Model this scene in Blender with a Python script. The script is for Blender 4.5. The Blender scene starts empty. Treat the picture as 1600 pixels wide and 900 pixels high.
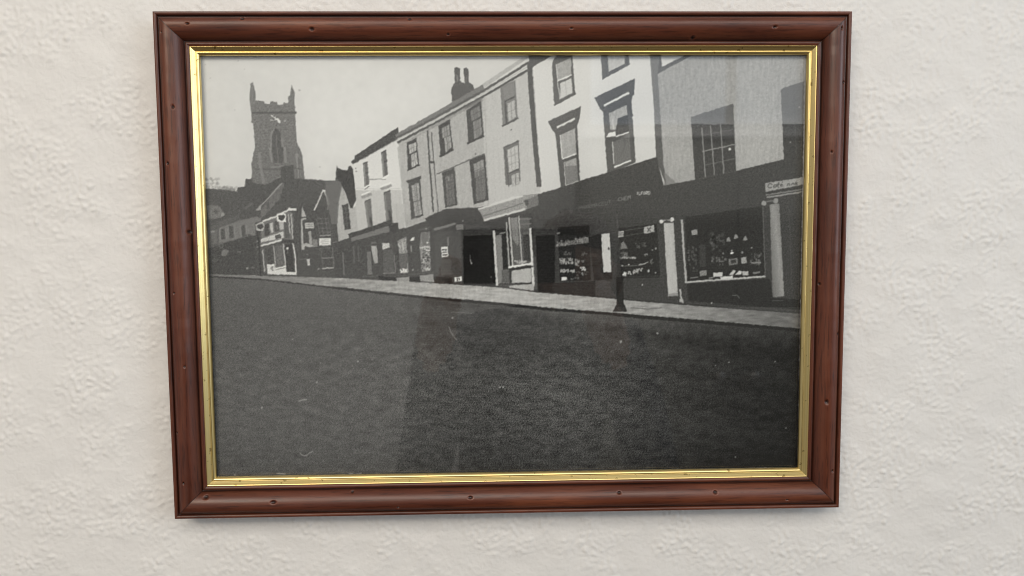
import bpy, bmesh, math
import numpy as np
from mathutils import Matrix, Vector

SC = bpy.context.scene
COL = SC.collection

# ------------------------------------------------------------------ camera
HF = 0.0190                       # height of the frame's outer edge above the wall (m)
F_PX = 1100.0                     # focal length in photo pixels (1600 wide)
ax, ay, az = -0.0731, -0.0251, -0.0078
CF = np.array([-0.0096, 0.0221, 0.4800])
def rotm(rx, ry, rz):
    cx, sx, cy, sy, cz, sz = math.cos(rx), math.sin(rx), math.cos(ry), math.sin(ry), math.cos(rz), math.sin(rz)
    X = np.array([[1, 0, 0], [0, cx, -sx], [0, sx, cx]])
    Y = np.array([[cy, 0, sy], [0, 1, 0], [-sy, 0, cy]])
    Z = np.array([[cz, -sz, 0], [sz, cz, 0], [0, 0, 1]])
    return Z @ Y @ X
TOB = np.array([[1, 0, 0], [0, 0, -1], [0, 1, 0]], float)
CR = TOB @ rotm(ax, ay, az)
CL = TOB @ CF + np.array([0, -HF, 0])
cam_data = bpy.data.cameras.new('camera')
cam_data.sensor_width = 36.0
cam_data.lens = 36.0 * F_PX / 1600.0
cam_data.clip_start = 0.005
cam_data.clip_end = 60
cam = bpy.data.objects.new('camera', cam_data)
COL.objects.link(cam)
m4 = np.eye(4); m4[:3, :3] = CR; m4[:3, 3] = CL
cam.matrix_world = Matrix(m4.tolist())
SC.camera = cam
cam_data.dof.use_dof = True                    # a phone's 3.5 mm aperture, focused on the picture
cam_data.dof.focus_distance = 0.489
cam_data.dof.aperture_fstop = 7.0

def at(px, py, h):
    """photo pixel -> (x, z) on the plane h metres in front of the wall"""
    px = np.asarray(px, float); py = np.asarray(py, float)
    d = np.stack([(px - 800) / F_PX, (450 - py) / F_PX, -np.ones_like(px)], -1) @ CR.T
    t = (-h - CL[1]) / d[..., 1]
    return CL[0] + d[..., 0] * t, CL[2] + d[..., 2] * t

# ------------------------------------------------------------------ light
world = bpy.data.worlds.new('World'); SC.world = world; world.use_nodes = True
bg = world.node_tree.nodes['Background']
bg.inputs['Color'].default_value = (0.97, 0.98, 1.0, 1)
bg.inputs['Strength'].default_value = 0.25
def area(name, loc, target, size, size_y, power, color):
    l = bpy.data.lights.new(name, 'AREA'); l.shape = 'RECTANGLE'
    l.size = size; l.size_y = size_y; l.energy = power; l.color = color
    o = bpy.data.objects.new(name, l); COL.objects.link(o); o.location = loc
    o.rotation_euler = (Vector(target) - Vector(loc)).to_track_quat('-Z', 'Y').to_euler()
    return o
area('ceiling_light', (-0.10, -1.55, 0.98), (-0.10, -1.55, -1.0), 2.2, 1.1, 31, (1.0, 0.94, 0.86))
area('window_light', (2.0, -1.6, 0.45), (0.0, 0.0, 0.0), 1.0, 1.2, 16.5, (0.78, 0.89, 1.0))
area('ceiling_lamp', (-0.95, -1.9, 0.96), (-0.1, 0.0, 0.0), 0.9, 0.3, 9.5, (1.0, 0.85, 0.66))
SC.view_settings.view_transform = 'Standard'
SC.view_settings.look = 'None'
SC.view_settings.exposure = 0.0
SC.view_settings.gamma = 1.0
SC.cycles.max_bounces = 8
SC.cycles.filter_width = 1.0

# ------------------------------------------------------------------ helpers
RNG = np.random.default_rng(7)
def band_noise(ny, nx, wl, width=0.5, seed=0, sx=1.0, sy=1.0):
    """periodic band-pass noise, wavelength wl cells, unit deviation"""
    r = np.random.default_rng(seed)
    f = np.fft.rfft2(r.standard_normal((ny, nx)))
    ky = np.fft.fftfreq(ny)[:, None] * sy; kx = np.fft.rfftfreq(nx)[None, :] * sx
    k = np.sqrt(kx * kx + ky * ky) + 1e-9
    g = np.exp(-(np.log(k * wl) / width) ** 2)
    n = np.fft.irfft2(f * g, s=(ny, nx))
    return n / n.std()
def blur(a, s):
    ny, nx = a.shape
    p = int(4 * s) + 1
    b = np.pad(a, p, mode='edge')
    ky = np.fft.fftfreq(b.shape[0])[:, None]; kx = np.fft.rfftfreq(b.shape[1])[None, :]
    g = np.exp(-2 * (math.pi * s) ** 2 * (kx * kx + ky * ky))
    return np.fft.irfft2(np.fft.rfft2(b) * g, s=b.shape)[p:-p, p:-p]

def link_mesh(name, me, mat, parent=None):
    o = bpy.data.objects.new(name, me); COL.objects.link(o)
    if mat: me.materials.append(mat)
    if parent is not None: o.parent = parent
    return o
def grid_mesh(name, P, smooth=True):
    """P: (ny, nx, 3) vertex positions"""
    ny, nx, _ = P.shape
    me = bpy.data.meshes.new(name)
    me.vertices.add(ny * nx); me.vertices.foreach_set('co', P.reshape(-1).astype(np.float32))
    i = np.arange(ny * nx).reshape(ny, nx)
    q = np.stack([i[:-1, :-1], i[:-1, 1:], i[1:, 1:], i[1:, :-1]], -1).reshape(-1, 4)
    n = len(q)
    me.loops.add(n * 4); me.loops.foreach_set('vertex_index', q.reshape(-1).astype(np.int32))
    me.polygons.add(n); me.polygons.foreach_set('loop_start', np.arange(0, n * 4, 4, dtype=np.int32))
    if smooth: me.polygons.foreach_set('use_smooth', np.ones(n, dtype=bool))
    me.update(calc_edges=True)
    return me
def set_color(me, name, rgb):
    a = me.color_attributes.new(name, 'FLOAT_COLOR', 'POINT')
    c = np.ones((len(me.vertices), 4), np.float32); c[:, :3] = rgb
    a.data.foreach_set('color', c.reshape(-1))
def box_bm(bm, lo, hi):
    v = [bm.verts.new((x, y, z)) for x in (lo[0], hi[0]) for y in (lo[1], hi[1]) for z in (lo[2], hi[2])]
    for f in ((0, 1, 3, 2), (4, 6, 7, 5), (0, 4, 5, 1), (2, 3, 7, 6), (0, 2, 6, 4), (1, 5, 7, 3)):
        bm.faces.new([v[k] for k in f])
def box(name, lo, hi, mat, parent=None, bevel=0.0):
    bm = bmesh.new(); box_bm(bm, lo, hi)
    bmesh.ops.recalc_face_normals(bm, faces=bm.faces)
    if bevel: bmesh.ops.bevel(bm, geom=list(bm.edges), offset=bevel, segments=3, profile=0.5, affect='EDGES')
    me = bpy.data.meshes.new(name); bm.to_mesh(me); bm.free()
    return link_mesh(name, me, mat, parent)
def empty(name, loc, label, cat):
    o = bpy.data.objects.new(name, None); COL.objects.link(o); o.location = loc
    o.empty_display_size = 0.05
    o['label'] = label; o['category'] = cat
    return o

def mat_new(name):
    m = bpy.data.materials.new(name); m.use_nodes = True
    nt = m.node_tree; b = nt.nodes['Principled BSDF']
    return m, nt, b
def N(nt, t, **kw):
    n = nt.nodes.new(t)
    for k, v in kw.items():
        if k in n.inputs.keys(): n.inputs[k].default_value = v
        else: setattr(n, k, v)
    return n
def ramp(nt, fac, stops):
    r = nt.nodes.new('ShaderNodeValToRGB'); e = r.color_ramp.elements
    while len(e) < len(stops): e.new(0.5)
    for el, (p, c) in zip(e, stops): el.position = p; el.color = (*c, 1)
    nt.links.new(fac, r.inputs['Fac']); return r
def mixc(nt, mode, fac, a, b):
    n = nt.nodes.new('ShaderNodeMix'); n.data_type = 'RGBA'; n.blend_type = mode
    for s, v in ((n.inputs[0], fac), (n.inputs[6], a), (n.inputs[7], b)):
        if hasattr(v, 'is_linked'): nt.links.new(v, s)
        elif isinstance(v, tuple): s.default_value = (*v, 1)
        else: s.default_value = v
    return n.outputs[2]

# ------------------------------------------------------------------ materials
def make_wall_mat():
    m, nt, b = mat_new('painted_plaster')
    tc = N(nt, 'ShaderNodeTexCoord')
    n1 = N(nt, 'ShaderNodeTexNoise', Scale=14.0, Detail=4.0, Roughness=0.6)
    nt.links.new(tc.outputs['Object'], n1.inputs['Vector'])
    r = ramp(nt, n1.outputs['Fac'], [(0.3, (0.785, 0.768, 0.738)), (0.7, (0.815, 0.798, 0.768))])
    nt.links.new(r.outputs['Color'], b.inputs['Base Color'])
    b.inputs['Roughness'].default_value = 0.55
    b.inputs['Specular IOR Level'].default_value = 0.35
    n2 = N(nt, 'ShaderNodeTexNoise', Scale=520.0, Detail=3.0, Roughness=0.55)
    n3 = N(nt, 'ShaderNodeTexNoise', Scale=190.0, Detail=3.0, Roughness=0.5, Distortion=0.6)
    for n in (n2, n3): nt.links.new(tc.outputs['Object'], n.inputs['Vector'])
    b1 = N(nt, 'ShaderNodeBump', Strength=0.35, Distance=0.0005)
    b2 = N(nt, 'ShaderNodeBump', Strength=0.42, Distance=0.0010)
    nt.links.new(n2.outputs['Fac'], b1.inputs['Height'])
    nt.links.new(n3.outputs['Fac'], b2.inputs['Height'])
    nt.links.new(b1.outputs['Normal'], b2.inputs['Normal'])
    nt.links.new(b2.outputs['Normal'], b.inputs['Normal'])
    return m
def make_wood_mat():
    m, nt, b = mat_new('stained_mahogany')
    tc = N(nt, 'ShaderNodeTexCoord'); oi = N(nt, 'ShaderNodeObjectInfo')
    mp = N(nt, 'ShaderNodeMapping'); mp.inputs['Scale'].default_value = (3.0, 42.0, 42.0)
    off = N(nt, 'ShaderNodeVectorMath', operation='SCALE'); off.inputs['Scale'].default_value = 9.0
    cmb = N(nt, 'ShaderNodeCombineXYZ')
    nt.links.new(oi.outputs['Random'], cmb.inputs['X']); nt.links.new(oi.outputs['Random'], cmb.inputs['Y'])
    nt.links.new(cmb.outputs['Vector'], off.inputs[0])
    add = N(nt, 'ShaderNodeVectorMath', operation='ADD')
    nt.links.new(tc.outputs['Object'], add.inputs[0]); nt.links.new(off.outputs['Vector'], add.inputs[1])
    nt.links.new(add.outputs['Vector'], mp.inputs['Vector'])
    g1 = N(nt, 'ShaderNodeTexNoise', Scale=2.6, Detail=8.0, Roughness=0.62, Distortion=0.7)
    nt.links.new(mp.outputs['Vector'], g1.inputs['Vector'])
    r1 = ramp(nt, g1.outputs['Fac'], [(0.26, (0.066, 0.0150, 0.0070)), (0.46, (0.118, 0.0300, 0.0130)), (0.62, (0.158, 0.0450, 0.0185)), (0.80, (0.215, 0.069, 0.028))])
    mp2 = N(nt, 'ShaderNodeMapping'); mp2.inputs['Scale'].default_value = (28.0, 420.0, 420.0)
    nt.links.new(add.outputs['Vector'], mp2.inputs['Vector'])
    g2 = N(nt, 'ShaderNodeTexNoise', Scale=2.0, Detail=3.0, Roughness=0.6)
    nt.links.new(mp2.outputs['Vector'], g2.inputs['Vector'])
    r2 = ramp(nt, g2.outputs['Fac'], [(0.34, (0.42, 0.38, 0.36)), (0.47, (1, 1, 1))])
    c = mixc(nt, 'MULTIPLY', 0.75, r1.outputs['Color'], r2.outputs['Color'])
    g3 = N(nt, 'ShaderNodeTexNoise', Scale=11.0, Detail=2.0)
    nt.links.new(add.outputs['Vector'], g3.inputs['Vector'])
    r3 = ramp(nt, g3.outputs['Fac'], [(0.3, (0.72, 0.70, 0.70)), (0.7, (1.12, 1.1, 1.08))])
    c = mixc(nt, 'MULTIPLY', 1.0, c, r3.outputs['Color'])
    at_ = N(nt, 'ShaderNodeVertexColor', layer_name='wear')
    c = mixc(nt, 'MULTIPLY', 1.0, c, at_.outputs['Color'])
    nt.links.new(c, b.inputs['Base Color'])
    rr = ramp(nt, g3.outputs['Fac'], [(0.3, (0.33,) * 3), (0.7, (0.46,) * 3)])
    nt.links.new(rr.outputs['Color'], b.inputs['Roughness'])
    b.inputs['Specular IOR Level'].default_value = 0.5
    b.inputs['Coat Weight'].default_value = 0.10
    b.inputs['Coat Roughness'].default_value = 0.28
    bp = N(nt, 'ShaderNodeBump', Strength=0.25, Distance=0.0003)
    nt.links.new(g2.outputs['Fac'], bp.inputs['Height']); nt.links.new(bp.outputs['Normal'], b.inputs['Normal'])
    return m
def make_gold_mat():
    m, nt, b = mat_new('gilt_foil')
    tc = N(nt, 'ShaderNodeTexCoord')
    mp = N(nt, 'ShaderNodeMapping'); mp.inputs['Scale'].default_value = (4.0, 900.0, 900.0)
    nt.links.new(tc.outputs['Object'], mp.inputs['Vector'])
    g = N(nt, 'ShaderNodeTexNoise', Scale=1.3, Detail=5.0, Roughness=0.6)
    nt.links.new(mp.outputs['Vector'], g.inputs['Vector'])
    r = ramp(nt, g.outputs['Fac'], [(0.28, (0.60, 0.43, 0.15)), (0.42, (0.83, 0.63, 0.25)), (0.60, (0.92, 0.73, 0.33))])
    n2 = N(nt, 'ShaderNodeTexNoise', Scale=260.0, Detail=2.0)
    nt.links.new(tc.outputs['Object'], n2.inputs['Vector'])
    r2 = ramp(nt, n2.outputs['Fac'], [(0.27, (0.35, 0.28, 0.18)), (0.34, (1, 1, 1))])
    c = mixc(nt, 'MULTIPLY', 0.8, r.outputs['Color'], r2.outputs['Color'])
    nt.links.new(c, b.inputs['Base Color'])
    b.inputs['Metallic'].default_value = 0.97
    b.inputs['Roughness'].default_value = 0.30
    bp = N(nt, 'ShaderNodeBump', Strength=0.20, Distance=0.0003)
    nt.links.new(g.outputs['Fac'], bp.inputs['Height']); nt.links.new(bp.outputs['Normal'], b.inputs['Normal'])
    return m
def make_print_mat():
    m, nt, b = mat_new('photographic_print')
    a = N(nt, 'ShaderNodeVertexColor', layer_name='print')
    nt.links.new(a.outputs['Color'], b.inputs['Base Color'])
    b.inputs['Roughness'].default_value = 0.7
    b.inputs['Specular IOR Level'].default_value = 0.1
    return m
def make_glass_mat():
    m, nt, b = mat_new('picture_glass'); nt.nodes.remove(b)
    out = nt.nodes['Material Output']
    tr = N(nt, 'ShaderNodeBsdfTransparent'); gl = N(nt, 'ShaderNodeBsdfGlossy')
    gl.inputs['Roughness'].default_value = 0.012
    fr = N(nt, 'ShaderNodeFresnel', IOR=1.5)
    ge = N(nt, 'ShaderNodeNewGeometry')                       # the pane's inner face: same air-to-glass step
    io = N(nt, 'ShaderNodeMapRange'); io.inputs['To Min'].default_value = 1.5; io.inputs['To Max'].default_value = 1 / 1.5
    nt.links.new(ge.outputs['Backfacing'], io.inputs['Value']); nt.links.new(io.outputs['Result'], fr.inputs['IOR'])
    mx = N(nt, 'ShaderNodeMixShader')
    nt.links.new(fr.outputs['Fac'], mx.inputs['Fac'])
    nt.links.new(tr.outputs[0], mx.inputs[1]); nt.links.new(gl.outputs[0], mx.inputs[2])
    nt.links.new(mx.outputs[0], out.inputs['Surface'])
    return m
def simple(name, col, rough=0.5, scale=30.0, var=0.12, bump=0.0, metallic=0.0):
    m, nt, b = mat_new(name)
    tc = N(nt, 'ShaderNodeTexCoord')
    n = N(nt, 'ShaderNodeTexNoise', Scale=scale, Detail=4.0)
    nt.links.new(tc.outputs['Object'], n.inputs['Vector'])
    lo = tuple(c * (1 - var) for c in col); hi = tuple(min(1, c * (1 + var)) for c in col)
    r = ramp(nt, n.outputs['Fac'], [(0.3, lo), (0.7, hi)])
    nt.links.new(r.outputs['Color'], b.inputs['Base Color'])
    b.inputs['Roughness'].default_value = rough; b.inputs['Metallic'].default_value = metallic
    if bump:
        bp = N(nt, 'ShaderNodeBump', Strength=bump, Distance=0.002)
        nt.links.new(n.outputs['Fac'], bp.inputs['Height']); nt.links.new(bp.outputs['Normal'], b.inputs['Normal'])
    return m
M_WALL, M_WOOD, M_GOLD, M_PRINT, M_GLASS = make_wall_mat(), make_wood_mat(), make_gold_mat(), make_print_mat(), make_glass_mat()
M_BOARD = simple('grey_backing_board', (0.32, 0.29, 0.25), 0.8)
M_CARPET = simple('brown_carpet', (0.10, 0.085, 0.075), 0.95, 160, 0.3, 0.5)
M_BACKWALL = simple('pale_painted_wall', (0.82, 0.825, 0.83), 0.7, 6, 0.03)

# ------------------------------------------------------------------ the wall, real relief
TN = 1024; CELL = 0.0011
l1 = band_noise(TN, TN, 5.6, 0.50, 11); l2 = band_noise(TN, TN, 3.8, 0.35, 12)
l3 = band_noise(TN, TN, 26.0, 0.6, 13); l4 = band_noise(TN, TN, 95.0, 0.7, 14)
l5 = band_noise(TN, TN, 70.0, 0.7, 15)
ridg = np.exp(-(band_noise(TN, TN, 9.5, 0.5, 16) / 0.30) ** 2)
patch = 1 / (1 + np.exp(-(l5 + 0.45 * l3) * 2.2))
lump = np.maximum(l1 - 0.15, 0) ** 0.9
TILE = (0.17 * lump * (0.25 + patch) + 0.13 * np.maximum(l2, -0.4) * (0.15 + patch)
        + 0.16 * ridg * patch + 0.06 * l3 + 0.09 * l4) * 0.0018
def tile_at(X, Z):
    u = (X / CELL) % TN; v = (Z / CELL) % TN
    i = np.floor(u).astype(int); j = np.floor(v).astype(int); fu = u - i; fv = v - j
    i0, j0, i1, j1 = i % TN, j % TN, (i + 1) % TN, (j + 1) % TN
    return (TILE[j0, i0] * (1 - fu) * (1 - fv) + TILE[j0, i1] * fu * (1 - fv) + TILE[j1, i0] * (1 - fu) * fv + TILE[j1, i1] * fu * fv)
xs = np.concatenate([np.arange(-2.0, -0.46, 0.03), np.arange(-0.46, 0.46, 0.00115), np.arange(0.46, 2.01, 0.03)])
zs = np.concatenate([np.arange(-1.69, -0.30, 0.03), np.arange(-0.30, 0.27, 0.00115), np.arange(0.27, 1.0, 0.03)])
XX, ZZ = np.meshgrid(xs, zs)
fine = np.clip((0.46 - np.abs(XX)) / 0.02, 0, 1) * np.clip((ZZ + 0.30) / 0.02, 0, 1) * np.clip((0.27 - ZZ) / 0.015, 0, 1)   # beyond the fine grid the bump carries the relief
PW = np.stack([XX, -tile_at(XX + 3.3, ZZ + 2.1) * fine + 0.0004, ZZ], -1)
wall = link_mesh('wall', grid_mesh('wall', PW), M_WALL)
wall['kind'] = 'structure'; wall['label'] = 'off-white wall of lumpy textured plaster behind the picture'

# ------------------------------------------------------------------ the picture frame
W, H = 0.4658, 0.3431
SW = 0.0269
pic = empty('framed_picture', (0, 0, 0), 'dark red-brown wooden picture frame with gilt inner edge around a black and white street photograph', 'picture')
def arc(s0, h0, s1, h1, bulge, n):
    t = np.linspace(0, 1, n)
    return [(s0 + (s1 - s0) * a, h0 + (h1 - h0) * a + bulge * 4 * a * (1 - a)) for a in t]
WOOD_PROF = ([(0.0, 0.5), (0.0, 6.0), (0.0, 12.0), (0.0, 17.6), (0.15, 18.5), (0.5, 18.95), (1.1, 19.1), (1.8, 19.0), (2.3, 18.7), (2.6, 18.2), (2.75, 17.4), (3.0, 17.1), (3.3, 17.1), (3.5, 17.5), (3.8, 18.4), (4.2, 19.2)]
             + [tuple(((1 - t) ** 3 * np.array((4.2, 18.9)) + 3 * (1 - t) ** 2 * t * np.array((6.6, 22.3)) + 3 * (1 - t) * t * t * np.array((13.8, 22.2)) + t ** 3 * np.array((17.9, 14.9))).tolist()) for t in np.linspace(0.02, 1, 44)]
             + [(18.1, 14.6), (18.35, 14.0), (18.6, 14.0), (18.8, 14.5)]
             + [(18.9 + 2.8 * t, 14.7 + 1.1 * math.sin(math.pi * min(1, t * 0.5 + 0.25 * t + 0.12)) - 0.6 * t) for t in np.linspace(0.05, 1, 10)]
             + [(21.8, 13.6), (21.85, 11.0), (21.85, 8.0)])
GOLD_PROF = [(21.7, 8.2), (21.7, 14.9), (21.8, 15.05), (21.95, 15.0), (22.4, 14.6), (22.8, 14.25), (23.2, 13.9), (23.6, 13.55), (24.0, 13.2), (24.35, 12.9), (24.5, 12.72), (24.62, 12.7), (24.74, 12.82),
             (24.95, 13.0), (25.3, 13.02), (25.7, 12.85), (26.1, 12.55), (26.5, 12.15), (26.75, 11.85), (26.87, 11.6), (26.9, 11.2), (26.9, 10.15)]
DENTS = {0: [(293, 37), (378, 29), (487, 45), (893, 44), (1085, 56), (1211, 42), (700, 52), (640, 30)],
         1: [(1315, 44), (1319, 128), (1300, 237), (1285, 444), (1311, 522), (1292, 628), (1301, 736)],
         2: [(320, 779), (427, 785), (549, 772), (735, 778), (622, 793), (968, 771), (1118, 770), (1230, 781)],
         3: [(252, 50), (270, 167), (262, 255), (291, 362), (272, 458), (288, 573), (276, 677), (287, 755)]}
def make_rail(name, k, prof, mat, n, wear):
    """k: 0 top, 1 right, 2 bottom, 3 left; local x along the rail, local y inwards, z towards the room"""
    length = W if k in (0, 2) else H
    half = length / 2
    p = np.array(prof) / 1000.0
    t = np.linspace(-1, 1, n)
    S = np.broadcast_to(p[:, 0][:, None], (len(p), n)).copy()
    Hh = np.broadcast_to(p[:, 1][:, None], (len(p), n)).copy()
    Xl = t[None, :] * (half - S) * 0.99995
    ang = (0, -math.pi / 2, math.pi, math.pi / 2)[k]          # seen from the room
    col = np.ones((len(p), n, 3))
    if wear:
        r = np.random.default_rng(40 + k)
        wob = np.interp(Xl, np.linspace(-half, half, 60), r.standard_normal(60)) * 0.00006
        Hh += wob * (S > 0.003)
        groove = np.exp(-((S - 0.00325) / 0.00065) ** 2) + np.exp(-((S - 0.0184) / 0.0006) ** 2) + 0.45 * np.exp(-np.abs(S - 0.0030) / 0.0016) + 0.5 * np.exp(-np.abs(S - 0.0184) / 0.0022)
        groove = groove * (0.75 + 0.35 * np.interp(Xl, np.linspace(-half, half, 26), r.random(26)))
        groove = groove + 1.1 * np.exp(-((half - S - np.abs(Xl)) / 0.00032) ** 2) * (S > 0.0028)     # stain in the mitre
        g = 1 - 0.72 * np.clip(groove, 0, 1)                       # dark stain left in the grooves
        rub = np.interp(Xl, np.linspace(-half, half, 90), r.random(90))
        g = g * (1 + 0.25 * rub * np.exp(-((S - 0.0012) / 0.0007) ** 2))
        for (dx, dy) in DENTS[k]:
            X0, Z0 = at(dx, dy, 0.0205)
            lx = {0: X0, 1: -Z0, 2: -X0, 3: Z0}[k]
            ls = {0: H / 2 - Z0, 1: W / 2 - X0, 2: H / 2 + Z0, 3: W / 2 + X0}[k]
            sz = 0.00060 + 0.00055 * r.random() ** 1.6
            d2 = ((Xl - lx) / (sz * (1.1 + 0.5 * r.random()))) ** 2 + ((S - ls) / sz) ** 2
            e = np.exp(-d2 ** 1.5)
            rim = np.exp(-((np.sqrt(d2) - 1.45) / 0.4) ** 2)
            Hh += -0.0012 * e + 0.00008 * rim
            g = g * (1 - 0.86 * np.exp(-d2 ** 2 * 0.8)) * (1 + 0.35 * rim)
        for _ in range(16):                                        # fine scratches and pin marks
            lx = (r.random() - 0.5) * length * 0.95; ls = 0.004 + 0.013 * r.random()
            d2 = ((Xl - lx) / (0.0006 + 0.003 * r.random())) ** 2 + ((S - ls) / 0.00028) ** 2
            g = g * (1 - 0.45 * np.exp(-d2))
        col *= g[..., None]
    P = np.stack([Xl, -S, Hh], -1)                                  # y = distance from the outer edge, inwards is -y
    P = P[::-1]
    me = grid_mesh(name, P)
    if wear: set_color(me, 'wear', col[::-1].reshape(-1, 3))
    o = link_mesh(name, me, mat, pic)
    # local (x, y, z) -> room: face plane is x/z, room side is -y
    cx, cz = {0: (0, H / 2), 1: (W / 2, 0), 2: (0, -H / 2), 3: (-W / 2, 0)}[k]
    base = Matrix(((1, 0, 0, 0), (0, 0, -1, 0), (0, 1, 0, 0), (0, 0, 0, 1)))
    o.matrix_local = Matrix.Translation((cx, 0, cz)) @ base @ Matrix.Rotation(ang, 4, 'Z')
    return o
for k in range(4):
    o = make_rail('frame_rail', k, WOOD_PROF, M_WOOD, 620 if k in (0, 2) else 460, True)
    o['label'] = 'dark mahogany moulded rail with small worm holes'
    o = make_rail('gilt_slip', k, GOLD_PROF, M_GOLD, 120, False)
    o['label'] = 'narrow ridged gold slip inside the wooden frame'
PH = 0.0078
bx, bz = W / 2 - 0.0225, H / 2 - 0.0225
box('glass_pane', (-bx, -0.0101, -bz), (bx, -0.0082, bz), M_GLASS, pic)['label'] = 'clear glass pane with faint reflections'
box('backing_board', (-bx, -0.0074, -bz), (bx, -0.0030, bz), M_BOARD, pic)

# ------------------------------------------------------------------ the photograph in the frame, drawn as flat tones
PX0, PX1, PZ0, PZ1 = -0.2085, 0.2085, -0.1475, 0.1475
NX, NY = 980, 694
def to_cell(px, py):
    x, z = at(px, py, PH)
    return (x - PX0) / (PX1 - PX0) * (NX - 1), (PZ1 - z) / (PZ1 - PZ0) * (NY - 1)
gx, gy = np.meshgrid(np.linspace(PX0, PX1, NX), np.linspace(PZ1, PZ0, NY))
# cell -> photo pixel (for broad gradients only)
dv = np.stack([gx - CL[0], np.full_like(gx, -PH) - CL[1], gy - CL[2]], -1) @ CR
UX = 800 + F_PX * dv[..., 0] / -dv[..., 2]; UY = 450 - F_PX * dv[..., 1] / -dv[..., 2]
IMG = np.full((NY, NX), 206.0)
NF = band_noise(NY, NX, 2.6, 0.9, 21); NM = band_noise(NY, NX, 5.0, 1.1, 22); NL = band_noise(NY, NX, 45, 1.0, 23)
NS = band_noise(NY, NX, 9, 0.8, 24, sx=5.0)
CROP = [0.0, 0.0, 1.0]
def crop(x, y, s): CROP[:] = [x, y, s]
def pts(q):
    q = np.array(q, float)
    return to_cell(CROP[0] + q[:, 0] * CROP[2], CROP[1] + q[:, 1] * CROP[2])
def cover(cx, cy):
    x0, x1 = max(0, int(cx.min()) - 1), min(NX, int(cx.max()) + 3)
    y0, y1 = max(0, int(cy.min()) - 1), min(NY, int(cy.max()) + 3)
    if x1 <= x0 or y1 <= y0: return None
    acc = np.zeros((y1 - y0, x1 - x0))
    for oy in (-0.33, 0, 0.33):
        for ox in (-0.33, 0, 0.33):
            X = np.arange(x0, x1)[None, :] + ox; Y = np.arange(y0, y1)[:, None] + oy
            ins = np.zeros(acc.shape, bool)
            for a in range(len(cx)):
                b = (a + 1) % len(cx)
                if cy[a] == cy[b]: continue
                hit = ((cy[a] > Y) != (cy[b] > Y)) & (X < (cx[b] - cx[a]) * (Y - cy[a]) / (cy[b] - cy[a]) + cx[a])
                ins ^= hit
            acc += ins
    return (slice(y0, y1), slice(x0, x1)), acc / 9.0
def paint(cx, cy, g, tex=0.0, noise=None, alpha=1.0):
    r = cover(cx, cy)
    if r is None: return
    sl, a = r
    a = a * alpha
    v = (g(UX[sl], UY[sl]) if callable(g) else g) + tex * (NM if noise is None else noise)[sl]
    IMG[sl] = IMG[sl] * (1 - a) + v * a
def P(g, q, tex=0.0, noise=None, alpha=1.0):
    cx, cy = pts(q); paint(cx, cy, g, tex, noise, alpha)
def L(g, w, q, alpha=1.0):
    """polyline of width w in crop units"""
    cx, cy = pts(q); hw = w * CROP[2] * 0.5 * 1.03
    for i in range(len(cx) - 1):
        dx, dy = cx[i + 1] - cx[i], cy[i + 1] - cy[i]; l = math.hypot(dx, dy) + 1e-6
        nx_, ny_ = -dy / l * hw, dx / l * hw
        paint(np.array([cx[i] + nx_, cx[i + 1] + nx_, cx[i + 1] - nx_, cx[i] - nx_]), np.array([cy[i] + ny_, cy[i + 1] + ny_, cy[i + 1] - ny_, cy[i] - ny_]), g, alpha=alpha)
def O(g, x, y, r, alpha=1.0, ry=None):
    a = np.linspace(0, 2 * math.pi, 11)[:-1]
    P(g, np.stack([x + r * np.cos(a), y + (ry or r) * np.sin(a)], 1), alpha=alpha)
def bits(g, poly_box, n, seed, r0=3, r1=9, spread=40, slope=0.0):
    """small goods in a shop window: light specks inside a box (x0, y0, x1, y1)"""
    r = np.random.default_rng(seed); x0, y0, x1, y1 = poly_box
    r0, r1, n = r0 * 0.7, r1 * 0.72, int(n * 2.8)
    for _ in range(n):
        x = x0 + (x1 - x0) * r.random(); y = y0 + (y1 - y0) * r.random() + slope * (x - x0)
        w = r0 + (r1 - r0) * r.random(); h = r0 + (r1 - r0) * r.random()
        v = g + 12 - 60 * r.random() ** 2 + spread * (r.random() - 0.5)
        P(v, [(x - w, y - h), (x + w * 0.8, y - h * 1.2), (x + w, y + h), (x - w * 0.7, y + h)], alpha=0.85)
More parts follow.
